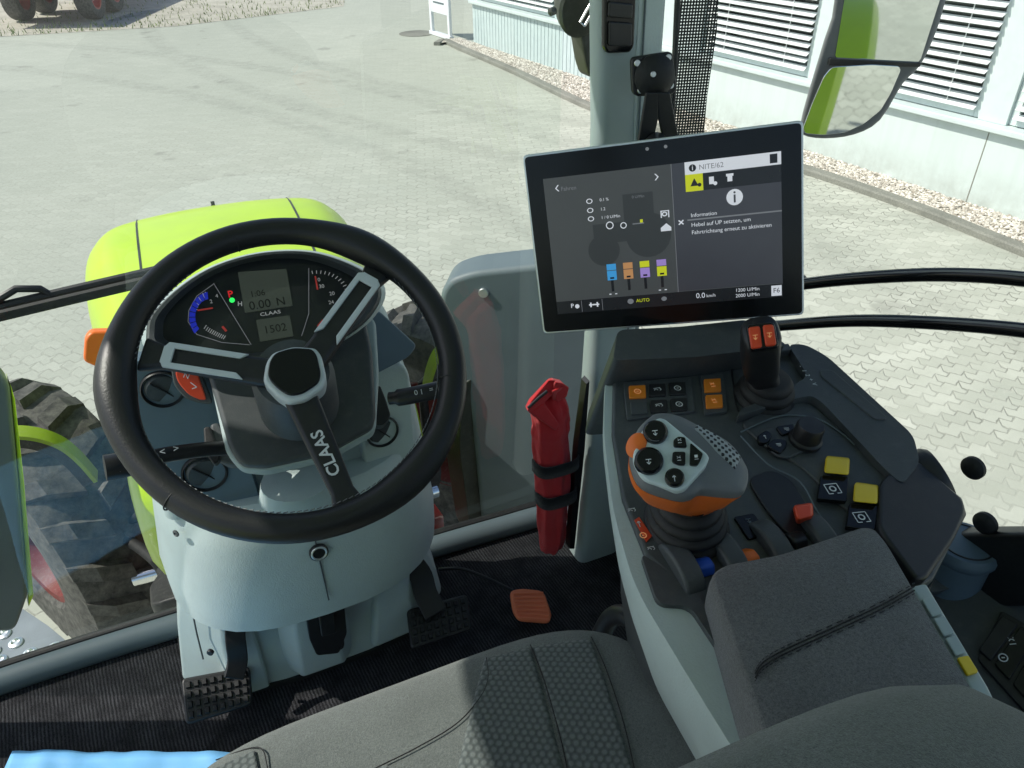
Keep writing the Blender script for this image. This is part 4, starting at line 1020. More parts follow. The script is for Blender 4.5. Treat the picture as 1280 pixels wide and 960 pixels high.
# screen area, in screen coordinates u (0..1) v (0..1, from the top)
sx0, sz1 = mpx(680, 225); sx1, sz0 = mpx(978, 368)
q0 = mpx(697, 394); q1 = mpx(976, 187)
sx0 = (sx0+q0[0])/2; sx1 = (sx1+q1[0])/2; sz1 = (sz1+q1[1])/2; sz0 = (q0[1]+sz0)/2
def suv(u_, v_, off): return mp2(sx0+(sx1-sx0)*u_, sz1+(sz0-sz1)*v_, off)
def srect(u0, v0, u1, v1, off, bm=None):
    bm = bm or BM(); face(bm, [bm.verts.new(suv(*q, off)) for q in ((u0,v1),(u1,v1),(u1,v0),(u0,v0))]); return bm
scr = obj('screen', srect(0,0,1,1,.0024), SCR_BG2, mo, smooth=False)
def sadd(name, bm, mat): return obj(name, bm, mat, scr, smooth=False)
def stext(s_, u_, v_, hh, align='LEFT', bm=None, bold=0): return text_bm(s_, hh*(sz1-sz0)*1.35, suv(u_, v_, .0034), MX, MN_, bm, align, bold)
sadd('right_pane', srect(.555,0,1,.90,.0027), SCR_BG)
sadd('bottom_bar', srect(0,.905,1,1,.0027), SCR_BAR)
sadd('pane_divider', srect(.553,0,.5555,.905,.0031), SCR_G)
sadd('title_bar', srect(.61,.0,1,.085,.003), SCR_W)
sadd('tab_row', srect(.61,.085,1,.20,.0029), SCR_BAR)
sadd('active_tab', srect(.61,.085,.683,.20,.0031), SCR_Y)
sadd('panel_strip', srect(.61,.39,1,.4,.0029), SCR_G)
def ell(u_, v_, ru, rv, off, bm=None, n=24):
    bm = bm or BM(); face(bm, [bm.verts.new(suv(u_+ru*math.cos(-k*2*PI/n), v_+rv*math.sin(-k*2*PI/n), off)) for k in range(n)]); return bm
def ring_uv(u_, v_, ru, rv, t_, off=.0032, bm=None, n=24):
    bm = bm or BM()
    A = [bm.verts.new(suv(u_+ru*math.cos(k*2*PI/n), v_+rv*math.sin(k*2*PI/n), off)) for k in range(n)]
    B = [bm.verts.new(suv(u_+ru*t_*math.cos(k*2*PI/n), v_+rv*t_*math.sin(k*2*PI/n), off)) for k in range(n)]
    for k in range(n): face(bm, (A[k], A[(k+1)%n], B[(k+1)%n], B[k]))
    return bm
asp = (sx1-sx0)/(sz1-sz0)
b = ell(.642,.043,.015,.015*asp,.0033); obj('title_icon', b, SCR_BAR, scr, smooth=False)
sadd('title_icon_letter', stext('i', .642,.043,.035,'CENTER',bold=.01), SCR_W)
sadd('title_text', stext('NITE/62', .668,.045,.036), SCR_G)
sadd('title_button', srect(.955,.012,.985,.072,.0033), SCR_BAR)
tri = BM(); face(tri, [tri.verts.new(suv(*q, .0034)) for q in ((.630,.165),(.664,.165),(.647,.112))]); ell(.668,.16,.008,.008*asp,.0034,tri); sadd('warning_icon', tri, SCR_BAR)
ic = srect(.708,.115,.728,.165,.0034); ell(.733,.162,.008,.008*asp,.0034,ic); sadd('log_icon', ic, SCR_W)
ic = srect(.778,.108,.808,.125,.0034); srect(.783,.125,.803,.160,.0034,ic); sadd('list_icon', ic, SCR_W)
sadd('info_icon', ell(.81,.27,.034,.034*asp,.0031), SCR_W)
sadd('info_letter', stext('i', .81,.27,.085,'CENTER',bold=.012), SCR_BG)
xb = BM()
for s2 in (-1,1): face(xb, [xb.verts.new(suv(.583+du, .405+dv*s2, .0034)) for du, dv in ((-.012,-.012),(-.008,-.018),(.012,.012),(.008,.018))])
sadd('close_icon', xb, SCR_W)
sadd('heading_text', stext('Information', .625,.365,.028), SCR_W)
sadd('message_text', stext('Hebel auf UP setzten, um', .625,.432,.029), SCR_W)
sadd('message_text', stext('Fahrtrichtung erneut zu aktivieren', .625,.485,.029), SCR_W)
sadd('speed_text', stext('0.0', .63,.945,.04), SCR_W); sadd('unit_text', stext('km/h', .675,.95,.024), SCR_W)
sadd('speed_text', stext('1200 U/Min', .80,.928,.026), SCR_W); sadd('speed_text', stext('2000 U/Min', .80,.968,.026), SCR_W)
sadd('key_label', srect(.952,.915,.995,.99,.0031), SCR_W); sadd('key_text', stext('F6', .9735,.952,.036,'CENTER',bold=.005), SCR_BG)
ic = stext('P', .065,.945,.034, bold=.01); ell(.095,.95,.010,.010*asp,.0034,ic); sadd('parking_icon', ic, SCR_W)
ic = srect(.155,.93,.162,.965,.0034); srect(.185,.93,.192,.965,.0034,ic); srect(.150,.942,.197,.952,.0034,ic); sadd('axle_icon', ic, SCR_W)
sadd('auto_text', stext('AUTO', .365,.945,.026), SCR_Y)
ic = ell(.34,.945,.014,.012*asp,.0034); ell(.49,.945,.012,.010*asp,.0034,ic); sadd('bar_icon', ic, SCR_G)
sadd('cell_line', srect(.115,.91,.117,.995,.0031), SCR_G); sadd('cell_line', srect(.21,.91,.212,.995,.0031), SCR_G)
# the tractor drawn on the left pane
tri = ell(.44,.47,.098,.098*asp,.0029); ell(.24,.55,.07,.07*asp,.0029,tri); srect(.20,.36,.43,.50,.0028,tri); srect(.34,.17,.47,.36,.0028,tri)
sadd('tractor_picture', tri, SCR_T)
sadd('left_text', stext('Fahren', .075,.085,.03), SCR_G)
ic = BM()
for (u_, s2) in ((.05,1),(.50,-1)):
    for sv in (-1,1): face(ic, [ic.verts.new(suv(u_+s2*du, .075+sv*dv, .0034)) for du, dv in ((0,0),(.012,.022),(.018,.022),(.006,0))])
sadd('arrow_icon', ic, SCR_W)
for v_, s_ in ((.19,'0.1 %'),(.255,'1.2'),(.315,'1 / 0 U/Min')):
    sadd('left_text', stext(s_, .24,v_,.022), SCR_W); sadd('left_icon', ring_uv(.195,v_,.014,.011*asp,.7), SCR_W)
sadd('left_text', stext('0 U/Min', .38,.195,.02), SCR_G)
sadd('wheel_icon', ring_uv(.275,.375,.017,.017*asp,.75), SCR_W); sadd('wheel_icon', ring_uv(.335,.385,.014,.014*asp,.72), SCR_W)
ic = srect(.375,.378,.425,.386,.0034); sadd('hitch_icon', ic, SCR_G); sadd('hitch_icon', srect(.408,.355,.42,.378,.0034), SCR_Y)
sadd('rotor_icon', ring_uv(.515,.335,.012,.010*asp,.55), SCR_W); b = srect(.498,.31,.503,.36,.0033); srect(.53,.31,.535,.36,.0033,b); srect(.498,.31,.535,.316,.0033,b); sadd('rotor_icon', b, SCR_W)
b = BM(); face(b, [b.verts.new(suv(*q,.0033)) for q in ((.495,.455),(.54,.455),(.54,.43),(.52,.40),(.495,.43))]); sadd('cloud_icon', b, SCR_W)
for i, (c1, c2) in enumerate(((SCR_B,SCR_B),(SCR_O,SCR_O),(SCR_Y,SCR_V),(SCR_V,SCR_Y))):
    u_ = .245+i*.074
    cyl = srect(u_,.655-.0*i,u_+.042,.70,.0031); sadd('valve_bar', cyl, c1); sadd('valve_bar', srect(u_,.705,u_+.042,.775,.0031), c2)
    sadd('valve_rod', srect(u_+.014,.775,u_+.026,.86,.0030), SCR_BAR)
    sadd('valve_mark', srect(u_+.012,.752,u_+.03,.765,.0034), SCR_BAR)
    if i in (0, 3): sadd('valve_mark', srect(u_+.002,.875,u_+.012,.882,.0034), SCR_W); sadd('valve_mark', srect(u_+.028,.875,u_+.038,.882,.0034), SCR_W)
sens = BM()
for px in (809, 832): x, z = mpx(px, 186 if px < 820 else 183); lathe([(.002,-.001),(.002,.0005)], mp2(x,z,.002), MN_, 12, sens)
obj('light_sensor', sens, SCR_G, gl_)
# arm and mount plate from the pillar
bpl = (V((.6,.985,1.05)), V((-.25,-.93,.1)))
mplate = obj('mount_plate', plate([(789,72),(841,64),(847,112),(841,118),(797,121),(791,116)], bpl, .012, rad=.008), BLACK, mo, bevel=.003)
obj('ball', lathe([(.030,-.004),(.030,.004),(.022,.012),(.012,.016),(.001,.017)], on(818,95,bpl), bpl[1], 28), RUBBER, mplate)
obj('centre_bolt', disc_on(817,93,bpl,.004,.003,.020), ALU, mplate)
for x, y in ((797,79),(836,72),(839,107),(801,113)): obj('bolt', disc_on(x, y, bpl, .0045, .003, .004, seg=16), ALU, mplate)
ar = BM()
apl2 = (V((.58,.965,1.0)), V((-.25,-.95,.0)))
for q in ([(808,116),(823,116),(823,150),(814,190),(796,190)], [(821,116),(838,116),(852,190),(832,190),(824,150)]): plate(q, apl2, .008, bm=ar)
obj('arm', ar, BLACK, mo, bevel=.002)
obj('arm', tube([on(820,180,apl2), V((.50,.80,.94)), mp2(.02,.0,-.03)], .018, 12), BLACK, mo)
# =================================================================== ARMREST CONSOLE
KO, KN = V((.42,.5,.75)), V((0,-.14,.99)).normalized(); KPL = (KO, KN)
kc = thing('armrest_console', 'dark grey control console with coloured switches right of the seat', 'console', (.45, .45, .4))
top_px = [(766,452),(870,447),(985,432),(1005,431),(1032,446),(1140,544),(1148,575),(1205,622),(1210,640),(1168,722),(1100,760),(1000,800),(900,780),(838,722),(806,694),(777,622),(764,540)]
top = onp(top_px, KPL); cen = sum(top, V())/len(top)
def kdrop(pts, dz, k=1.0): return [cen+V(((p-cen).x*k, (p-cen).y*k, (p-cen).z))-V((0,0,dz)) for p in pts]
body = loft([kdrop(top,.26,.85), kdrop(top,.05,.93), kdrop(top,.004,1.0), [cen+(p-cen)*.985 for p in top]])
obj('body', body, DARK, kc, bevel=.004, ang=45)
# pale skirt down the left side
sk_px = [(757,450),(754,540),(766,640),(793,735),(862,850),(930,960),(970,1030),(1100,1030),(1000,880),(905,730),(850,660),(806,560),(800,470)]
tl = roundpoly(onp(sk_px, KPL, -.006), .03, 6); tcn = sum(tl, V())/len(tl)
def skr(dz, k, dx=0): return [tcn+(p-tcn)*k+V((dx,0,-dz)) for p in tl]
so = obj('side_skirt', loft([skr(.20,.90,.05), skr(.17,.93,.035), skr(.08,.98,.010), skr(.02,1.0), skr(.004,.998), skr(0,.992)]), LIGHT, kc, ang=60)
obj('lower_body', prism(roundpoly(onp([(800,690),(838,716),(890,716),(985,830),(1070,960),(1040,1010),(1000,1000),(976,935),(905,822),(862,757),(822,755)], KPL, .0), .010), -KN*.012), DARK, kc, bevel=.003)
# dark block under the screen
obj('front_block', plate([(772,412),(850,408),(935,399),(986,432),(870,446),(766,450)], (KO+KN*.012, (V((0,-.35,.93)))), .16, rad=.01), DARK, kc, bevel=.006)
obj('front_lip', plate([(770,446),(986,429),(990,437),(768,456)], KPL, .01, off=.012, rad=.003), DARK, kc, bevel=.003)
# raised rim on the right and outer flap
obj('rim', plate([(985,430),(1006,430),(1034,445),(1142,544),(1150,578),(1128,606),(1105,585),(1030,505),(1015,494),(985,500),(922,520),(925,512),(985,486),(1010,470)], KPL, .03, off=.012, rad=.012), DARK, kc, bevel=.006, seg=3)
obj('slot_cover', plate([(1025,462),(1040,462),(1108,520),(1108,524),(1094,524),(1026,470)], KPL, .004, off=.0135, rad=.004), DARK, kc, bevel=.001)
flap_pl = (KO+KN*.006, (KN+V((.10,-.04,0))).normalized())
flap_pl = (on(1110,650,KPL,.004), flap_pl[1])
obj('flap', plate([(1100,604),(1125,574),(1148,574),(1206,624),(1209,640),(1196,670),(1160,722),(1146,724),(1098,660)], flap_pl, .03, off=.010, rad=.012), BLACK, kc, bevel=.006, seg=3)
obj('panel_seam', tube(onp([(912,438),(920,505),(926,522)], KPL, .001), .0012, 6), BLACK, kc)
# recessed pads
obj('work_area', plate([(924,528),(985,500),(1012,503),(1075,556),(1110,600),(1128,630),(1100,655),(1060,640),(1000,580),(960,560)], KPL, .004, off=.003, rad=.014), DARK, kc, bevel=.002)
obj('edge_line', tube(spline(onp([(926,540),(975,520),(1020,523),(1050,540),(1068,556)], KPL, .0045), 5), .0009, 6), PANELG, kc)
obj('edge_line', tube(spline(onp([(926,545),(960,580),(1000,602),(1022,640),(1045,668)], KPL, .0045), 5), .0009, 6), PANELG, kc)
def icon(kind, px, py, s_, pl, off, mat, parent):
    o = on(px, py, pl, off); q = on(px+20, py-2, pl, off); n = V(pl[1]).normalized()
    x = (q-o).normalized(); y = n.cross(x); k_ = s_*(o-CAM).dot(FW)/FPX; b = BM()
    def bar(x0,y0,x1,y1,w):
        a_, b_ = o+x*x0*k_+y*y0*k_, o+x*x1*k_+y*y1*k_; d_ = (b_-a_).normalized(); t_ = n.cross(d_)*w*k_/2
        face(b, [b.verts.new(p) for p in (a_-t_, b_-t_, b_+t_, a_+t_)])
    def arc(cx, cy, r_, a0, a1, w, m=14):
        for i in range(m):
            p0, p1 = a0+(a1-a0)*i/m, a0+(a1-a0)*(i+1)/m
            bar(cx+r_*math.cos(p0), cy+r_*math.sin(p0), cx+r_*math.cos(p1), cy+r_*math.sin(p1), w)
    if kind == 'ring': arc(0,0,.8,0,2*PI,.25); bar(-.3,0,.3,0,.25)
    elif kind == 'gear': arc(0,0,.45,0,2*PI,.22); bar(-1,.9,1,.9,.16); bar(-1,-.9,-.3,-.9,.16); bar(.3,-.9,1,-.9,.16); bar(-1,-.9,-1,.9,.16); bar(1,-.9,1,.9,.16)
    elif kind == 'wave': arc(-.4,-.2,.45,0,PI,.2,8); arc(.5,.1,.4,-PI/2,PI/2,.2,8); bar(-.9,.5,.9,.7,.18)
    elif kind == 'lamp': arc(0,0,.5,.3,PI-.3,.22,8); bar(-.6,-.5,.6,-.5,.2); bar(-.5,.9,-.35,.65,.16); bar(.5,.9,.35,.65,.16)
    elif kind == 'arrow': bar(0,-.9,0,.9,.22); bar(0,.9,-.45,.35,.22); bar(0,.9,.45,.35,.22)
    elif kind == 'updown': bar(-.7,.6,.7,.6,.2); bar(0,.5,0,-.6,.2); bar(0,-.7,-.5,-.1,.2); bar(0,-.7,.5,-.1,.2)
    elif kind == 'bars': bar(-.8,.4,.8,.4,.25); bar(-.8,-.1,.8,-.1,.2); bar(-.5,-.6,.5,-.6,.2)
    elif kind == 'sq': bar(-.5,.4,.5,.4,.9); bar(-.6,-.6,.6,-.6,.2)
    return obj('symbol', b, mat, parent, smooth=False)
def key(px, pl, mat, parent, th=.006, off=.006, sym=None, smat=None, rad=.002, name='button', s_=6, label=None):
    b = obj(name, plate(px, pl, th, off=off, rad=rad), mat, parent, bevel=.0012, seg=3, label=label)
    if sym:
        cx = sum(p[0] for p in px)/len(px); cy = sum(p[1] for p in px)/len(px)
        icon(sym, cx, cy, s_, pl, off+.0006, smat or WHITE, b)
    return b
def rect_at(cx, cy, w_, h_, sl=-.05, sh=.06): return [(cx+sx_*w_/2+sy_*h_/2*sh, cy+sy_*h_/2+sx_*w_/2*sl) for sx_, sy_ in ((-1,-1),(1,-1),(1,1),(-1,1))]
sp6 = obj('switch_panel', plate([(779,478),(864,471),(869,514),(784,524)], KPL, .004, off=.0035, rad=.003), DARK, kc, bevel=.001)
for i, (cx, cy, m, sy_, sm_) in enumerate(((797,489,AMBER,'ring',SCR_O),(822,487,BLACK,'wave',WHITE),(847,485,BLACK,'ring',WHITE),(799,509,DARK,None,None),(824,507,BLACK,'wave',WHITE),(849,505,BLACK,'ring',WHITE))):
    key(rect_at(cx,cy,21,15.5), KPL, m, sp6, sym=sy_, smat=sm_, s_=5)
sp2 = obj('switch_panel', plate([(875,470),(904,467),(910,514),(881,518)], KPL, .004, off=.0035, rad=.003), DARK, kc, bevel=.001)
key(rect_at(891,481,21,16), KPL, AMBER, sp2, sym='lamp', smat=SCR_O, s_=5); key(rect_at(893,501,21,16), KPL, AMBER, sp2, sym='lamp', smat=SCR_O, s_=5)
# small keypad with rotary knob
kpad = obj('keypad', plate([(944,545),(958,535),(995,528),(1022,545),(1020,556),(986,572),(972,570)], KPL, .004, off=.006, rad=.010), DARK, kc, bevel=.0015)
key([(946,545),(958,537),(966,542),(962,552),(950,554)], KPL, GLOSSB, kpad, off=.009, rad=.004, sym='arrow', s_=3.5)
key([(970,533),(992,529),(994,538),(978,544)], KPL, GLOSSB, kpad, off=.009, rad=.003, sym='bars', s_=4)
key([(958,556),(968,548),(983,549),(984,558),(975,567)], KPL, GLOSSB, kpad, off=.009, rad=.004, sym='bars', s_=4)
ko = on(1006,551,KPL,.006)
obj('rotary_knob', lathe([(.018,0),(.018,.004),(.0155,.006),(.0150,.022),(.0135,.025),(.001,.0255)], ko, KN, 32), BLACK, kc)
# yellow guarded switches
for (cap, base_) in (([(1033,569),(1063,572),(1061,594),(1030,591)], [(1026,594),(1061,596),(1059,626),(1022,623)]), ([(1069,602),(1099,606),(1097,630),(1066,627)], [(1062,629),(1098,632),(1094,662),(1058,658)])):
    bs2 = obj('switch_base', plate(base_, KPL, .006, off=.010, rad=.002), GLOSSB, kc, bevel=.0015)
    cx = sum(p[0] for p in base_)/4; cy = sum(p[1] for p in base_)/4
    icon('gear', cx-1, cy+1, 8.5, KPL, .0106, WHITE, bs2)
    q = onp(cap, KPL, .016); qb = onp(cap, KPL, .004)
    obj('switch_cap', loft([qb, [q[0]-KN*.004, q[1]-KN*.004, q[2], q[3]]]), YELLOW, bs2, bevel=.0022, seg=3)
# orange hand throttle in its slot
obj('slot', plate([(934,598),(965,586),(990,600),(1020,650),(1010,668),(985,668),(960,640)], KPL, .004, off=.004, rad=.012), BLACK, kc, bevel=.001)
obj('slider_lever', loft([onp([(990,634),(1010,631),(1014,652),(996,657)], KPL, .0), onp([(991,632),(1016,628),(1017,646),(996,651)], KPL, .022), onp([(992,632),(1015,629),(1016,645),(997,650)], KPL, .026)]), REDLEV, kc, bevel=.003, seg=3)
ipd = obj('indicator_panel', plate([(917,646),(942,641),(962,667),(936,674)], KPL, .004, off=.003, rad=.003), GLOSSB, kc, bevel=.001)
icon('ring', 947, 664, 5.5, KPL, .0036, LEDG, ipd); icon('updown', 936, 651, 5, KPL, .0036, PANELG, ipd)
dc = obj('speed_decal', plate([(793,650),(799,646),(815,670),(808,677)], KPL, .001, off=.0012), REDLEV, kc, smooth=False)
icon('ring', 804, 669, 5, KPL, .0016, SCR_O, dc); icon('arrow', 799, 655, 5, KPL, .0016, WHITE, dc); icon('wave', 790, 638, 5, KPL, .0014, WHITE, dc); icon('wave', 814, 686, 5, KPL, .0014, WHITE, dc)
tb2 = BM()
for i in range(5): text_bm('-12+V'[i], .008, on(1001+i*4.2, 458+i*5.5, KPL, .0128), on(1004, 475, KPL)-on(1000,468,KPL), KN, tb2)
obj('print', tb2, WHITE, kc, smooth=False)
# fingertip dividers and levers in front of the pad
for i, (x, y) in enumerate(((852,712),(908,698),(964,684),(1020,672))):
    p = on(x, y, KPL, -.005); ax_ = (on(x+20,y-6,KPL)-on(x,y,KPL)).normalized(); fw_ = KN.cross(ax_)
    prof = [p+fw_*.030*math.cos(a)+KN*(.002+.017*math.sin(a)) for a in [PI*k/12 for k in range(13)]]
    prof = [p+fw_*.032-KN*.02]+prof+[p-fw_*.032-KN*.02]
    obj('lever_divider', prism([q+ax_*.010 for q in prof], -ax_*.022), DARK, kc, bevel=.004, seg=3)
for i, (x, y, m) in enumerate(((878,709,BLUEP),(934,699,ORANGE),(994,676,BLACK))):
    p = on(x, y, KPL, .0); ax_ = (on(x+20,y-6,KPL)-on(x,y,KPL)).normalized(); fw_ = KN.cross(ax_)
    obj('finger_lever', loft([[p-ax_*.008-fw_*.012, p+ax_*.008-fw_*.012, p+ax_*.008+fw_*.012, p-ax_*.008+fw_*.012], [p-ax_*.009-fw_*.006+KN*.009, p+ax_*.009-fw_*.006+KN*.009, p+ax_*.009+fw_*.004+KN*.008, p-ax_*.009+fw_*.004+KN*.008]]), m, kc, bevel=.003, seg=3)
# padded armrest
ap_px = [(886,716),(905,703),(975,690),(1030,672),(1080,655),(1094,657),(1110,676),(1160,762),(1212,850),(1300,985),(1045,1010),(1000,960),(958,930)]
apl3 = (V((.38,.33,.765)), V((.02,-.05,1)))
ptop = roundpoly(onp(ap_px, apl3), .012); pc = sum(ptop, V())/len(ptop)
def pr(k, dz): return [pc+(p-pc)*k-V((0,0,dz)) for p in ptop]
pad = loft([pr(.97,.075), pr(.995,.066), pr(1.005,.03), pr(1.0,.012), pr(.985,.003), pr(.955,.0), pr(.6,-.002), pr(.2,-.002)])
apad = obj('arm_pad', pad, ARMF, kc, ang=70)
for off_, rr in ((0,.0007),(5,.0007)):
    seam = spline([V(p) for p in onp([(944,842+off_),(955,827+off_),(985,810+off_),(1040,785+off_),(1100,757+off_),(1143,733+off_)], apl3, .0026)], 5)
    obj('seam', tube(seam, rr, 6), STRAP, apad)
stb = BM()
for off_ in (-4, 9):
    pts = spline([V(p) for p in onp([(944,842+off_),(955,827+off_),(985,810+off_),(1040,785+off_),(1100,757+off_),(1143,733+off_)], apl3, .0028)], 9)
    for i in range(0, len(pts)-1, 2): tube([pts[i], pts[i+1]], .0005, 5, stb)
obj('stitching', stb, BLACK, apad)
# pale row of narrow keys on the right of the pad
kr = obj('key_strip', plate([(1138,732),(1158,728),(1236,858),(1300,990),(1270,990),(1214,862)], (V((.45,.2,.74)), V((.1,-.05,1))), .03), LIGHT2, kc, bevel=.003)
krp = (V((.45,.2,.741)), V((.1,-.05,1)))
for i in range(4):
    f0 = i*.24; a0 = (1152+62*f0, 748+102*f0)
    obj('key', plate([(a0[0],a0[1]),(a0[0]+14,a0[1]-3),(a0[0]+27,a0[1]+18),(a0[0]+13,a0[1]+22)], krp, .003, off=.003, rad=.002), LIGHT2 if i < 3 else YELLOW, kr, bevel=.001)

# =================================================================== JOYSTICK
jp = on(857, 655, KPL)
js = thing('drive_lever', 'grey multifunction drive lever with silver button face and orange collar', 'joystick', jp)
jn = V((-.12,-.10,1)).normalized()
ga = [(.058,0),(.056,.006),(.050,.009),(.054,.013),(.053,.019),(.045,.022),(.049,.026),(.048,.032),(.040,.035),(.044,.039),(.042,.045),(.034,.048),(.034,.062)]
obj('gaiter', lathe([(r_*.78, h_*.85) for r_, h_ in ga], jp, jn, 36, sx=1.0, sy=.92), RUBBER, js, ang=60)
JN = V((-.28,-.42,.86)).normalized(); JO = V((.275,.405,.880)); JPL = (JO, JN)
HPL = (JO, V((-.05,-.40,.92)).normalized())
head_px = [(816,517),(826,515),(845,518),(870,530),(912,553),(932,578),(937,594),(934,610),(926,617),(900,616),(878,614),(866,620),(848,621),(805,606),(790,578),(791,555),(800,532)]
r0 = sm(onp(head_px, HPL, -.010)); c0 = sum(r0, V())/len(r0); HN_ = HPL[1]
def jr(k, off): return [c0+(p-c0)*k-HN_*off for p in r0]
jhead = obj('head', loft([jr(.7,.024), jr(.90,.019), jr(.985,.011), jr(1.0,.005), jr(.985,.001), jr(.94,-.0025), jr(.70,-.005), jr(.3,-.006)]), GREYP, js, ang=70)
face_j = [(824,521),(832,523),(884,566),(887,571),(884,580),(856,612),(846,614),(803,600),(790,574),(795,549),(808,530)]
jf = obj('button_face', plate(face_j, JPL, .026, off=.006, rad=.007), SILVERP, js, bevel=.003, seg=3)
for x, y, r_ in ((819,541,.0098),(811,577,.0112),(843,598,.0075)):
    b_ = obj('round_button', lathe([(r_*1.08,-.002),(r_*1.05,.003),(r_*.9,.004),(r_*.85,.0055),(r_*.5,.0065),(.0005,.006)], on(x,y,JPL,.006), JN, 28), GLOSSB, jf)
    icon('arrow' if r_ < .009 else 'updown', x, y, 5 if r_ > .009 else 4.5, JPL, .0132, WHITE, b_)
    if r_ > .009: obj('button_ring', torus(on(x,y,JPL,.0095), JN, r_*.72, .0009, seg=28, s2=6), GREYP, b_)
key([(842,549),(848,545),(857,546),(859,559),(842,558)], JPL, GLOSSB, jf, off=.009, rad=.002, sym='lamp', s_=4)
key([(841,564),(857,564),(857,581),(849,581),(840,577)], JPL, GLOSSB, jf, off=.009, rad=.002, sym='lamp', s_=4)
key([(863,553),(879,567),(876,575),(872,582),(862,581)], JPL, GLOSSB, jf, off=.009, rad=.002, sym='sq', s_=4)
obj('side_button', lathe([(.0085,-.006),(.0085,.002),(.006,.004),(.0005,.0045)], on(796,557,JPL,.002), (JN+V((-.5,0,0))).normalized(), 24, sy=1.3), ORANGE, jf)
# gripped palm patch: raised mesh pattern
jb = bvh_of(jhead); gp_ = BM(); q = [(868,531),(912,546),(936,578),(926,590)]; G = []
for i in range(19):
    row = []
    for j in range(9):
        u_, v_ = i/18, j/8; w_ = .22+.78*min(1, u_*1.7)
        x = 868+58*u_ + 11*(v_-.5)*-w_*1.2; y = 533+44*u_ + (v_-.5)*w_*27 - 10*u_*(1-u_)*2
        h_ = cast(jb, x, y, .0011 if 0 < i < 18 and 0 < j < 8 else -.001); row.append(gp_.verts.new(h_) if h_ is not None else None)
    G.append(row)
for i in range(18):
    for j in range(8):
        f_ = (G[i][j], G[i+1][j], G[i+1][j+1], G[i][j+1])
        if None not in f_: face(gp_, f_)
obj('grip_pattern', gp_, GRIPM, js)
coll_px = [(806,606),(848,620),(866,619),(880,612),(926,616),(922,624),(905,628),(890,630),(880,640),(870,644),(846,644),(826,630)]
cr = onp(coll_px, HPL, -.036); ccn = sum(cr, V())/len(cr)
q1 = sm([c0+(p-c0)*.97-HN_*.030 for p in r0][::1])
lowc = jp+jn*.046
lowr = [lowc + V((math.cos(k*2*PI/len(q1))*.036, math.sin(k*2*PI/len(q1))*.034, 0)) for k in range(len(q1))]
# match starting angle of the two rings
def ang_sort(ring, c): return sorted(ring, key=lambda p: math.atan2(p.y-c.y, p.x-c.x))
mid_c = c0-HN_*.045
q1s = ang_sort([c0+(p-c0)*.95-HN_*.022 for p in sm(r0)], c0-HN_*.022)
n1 = len(q1s); lowr = ang_sort([lowc + V((math.cos(k*2*PI/n1)*.031, math.sin(k*2*PI/n1)*.030, 0)) for k in range(n1)], lowc)
q1m = [a_.lerp(b_, .35)-HN_*.008 for a_, b_ in zip(q1s, lowr)]
q1t = ang_sort([c0+(p-c0)*.995-HN_*.010 for p in sm(r0)], c0-HN_*.010)
col_o = obj('collar', loft([lowr, q1m, q1s, q1t]), ORANGE, js, ang=70)
obj('badge', lathe([(.0075,-.006),(.0075,.002),(.0065,.003),(.0055,.001),(.0005,.001)], P(871,637,d=(lowc-CAM).dot(FW)-.026), (CAM-lowc), 24), BLACK, js)

# crossgate lever with two orange buttons
lb = on(955, 496, KPL)
lv = thing('hydraulic_lever', 'black control lever with two red-orange buttons at the front of the console', 'lever', lb)
obj('gaiter', lathe([(.036,0),(.035,.004),(.031,.007),(.033,.011),(.031,.016),(.027,.019),(.028,.024),(.025,.028),(.021,.032)], lb, KN, 32), RUBBER, lv, ang=60)
ltop = P(951, 418, z=.868)
lx = RT.copy(); path = spline([lb+KN*.02, lb.lerp(ltop,.45)+V((0,.004,0)), ltop], 6); rings = []
for i, p in enumerate(path):
    f_ = i/(len(path)-1); ww = .0155+.0045*min(1,max(0,(f_-.35)/.2)); dd = .017+.005*min(1,max(0,(f_-.35)/.2))
    t_ = (ltop-lb).normalized(); y_ = t_.cross(lx).normalized(); x_ = y_.cross(t_)
    rings.append([p + x_*math.copysign(abs(math.cos(a))**.6, math.cos(a))*ww + y_*math.copysign(abs(math.sin(a))**.6, math.sin(a))*dd for a in [k*2*PI/24 for k in range(24)]])
rings.append([ltop+(p-ltop)*.85+(ltop-lb).normalized()*.007 for p in rings[-1]])
obj('grip', loft(rings), BLACK, lv, ang=70)
bpl2 = (ltop+ (CAM-ltop).normalized()*.018, (CAM-ltop).normalized()+V((0,0,.25)))
ins = obj('button_plate', plate([(932,406),(968,402),(974,434),(938,439)], bpl2, .012, off=.002, rad=.005), GLOSSB, lv, bevel=.002)
for q in ([(935,409),(950,407),(953,434),(939,436)], [(953,406),(967,405),(971,431),(957,433)]):
    b_ = obj('button', plate(q, bpl2, .006, off=.006, rad=.003), REDLEV, ins, bevel=.0018, seg=3)
    icon('updown', sum(p[0] for p in q)/4, sum(p[1] for p in q)/4, 4.5, bpl2, .0066, SCR_O, b_)

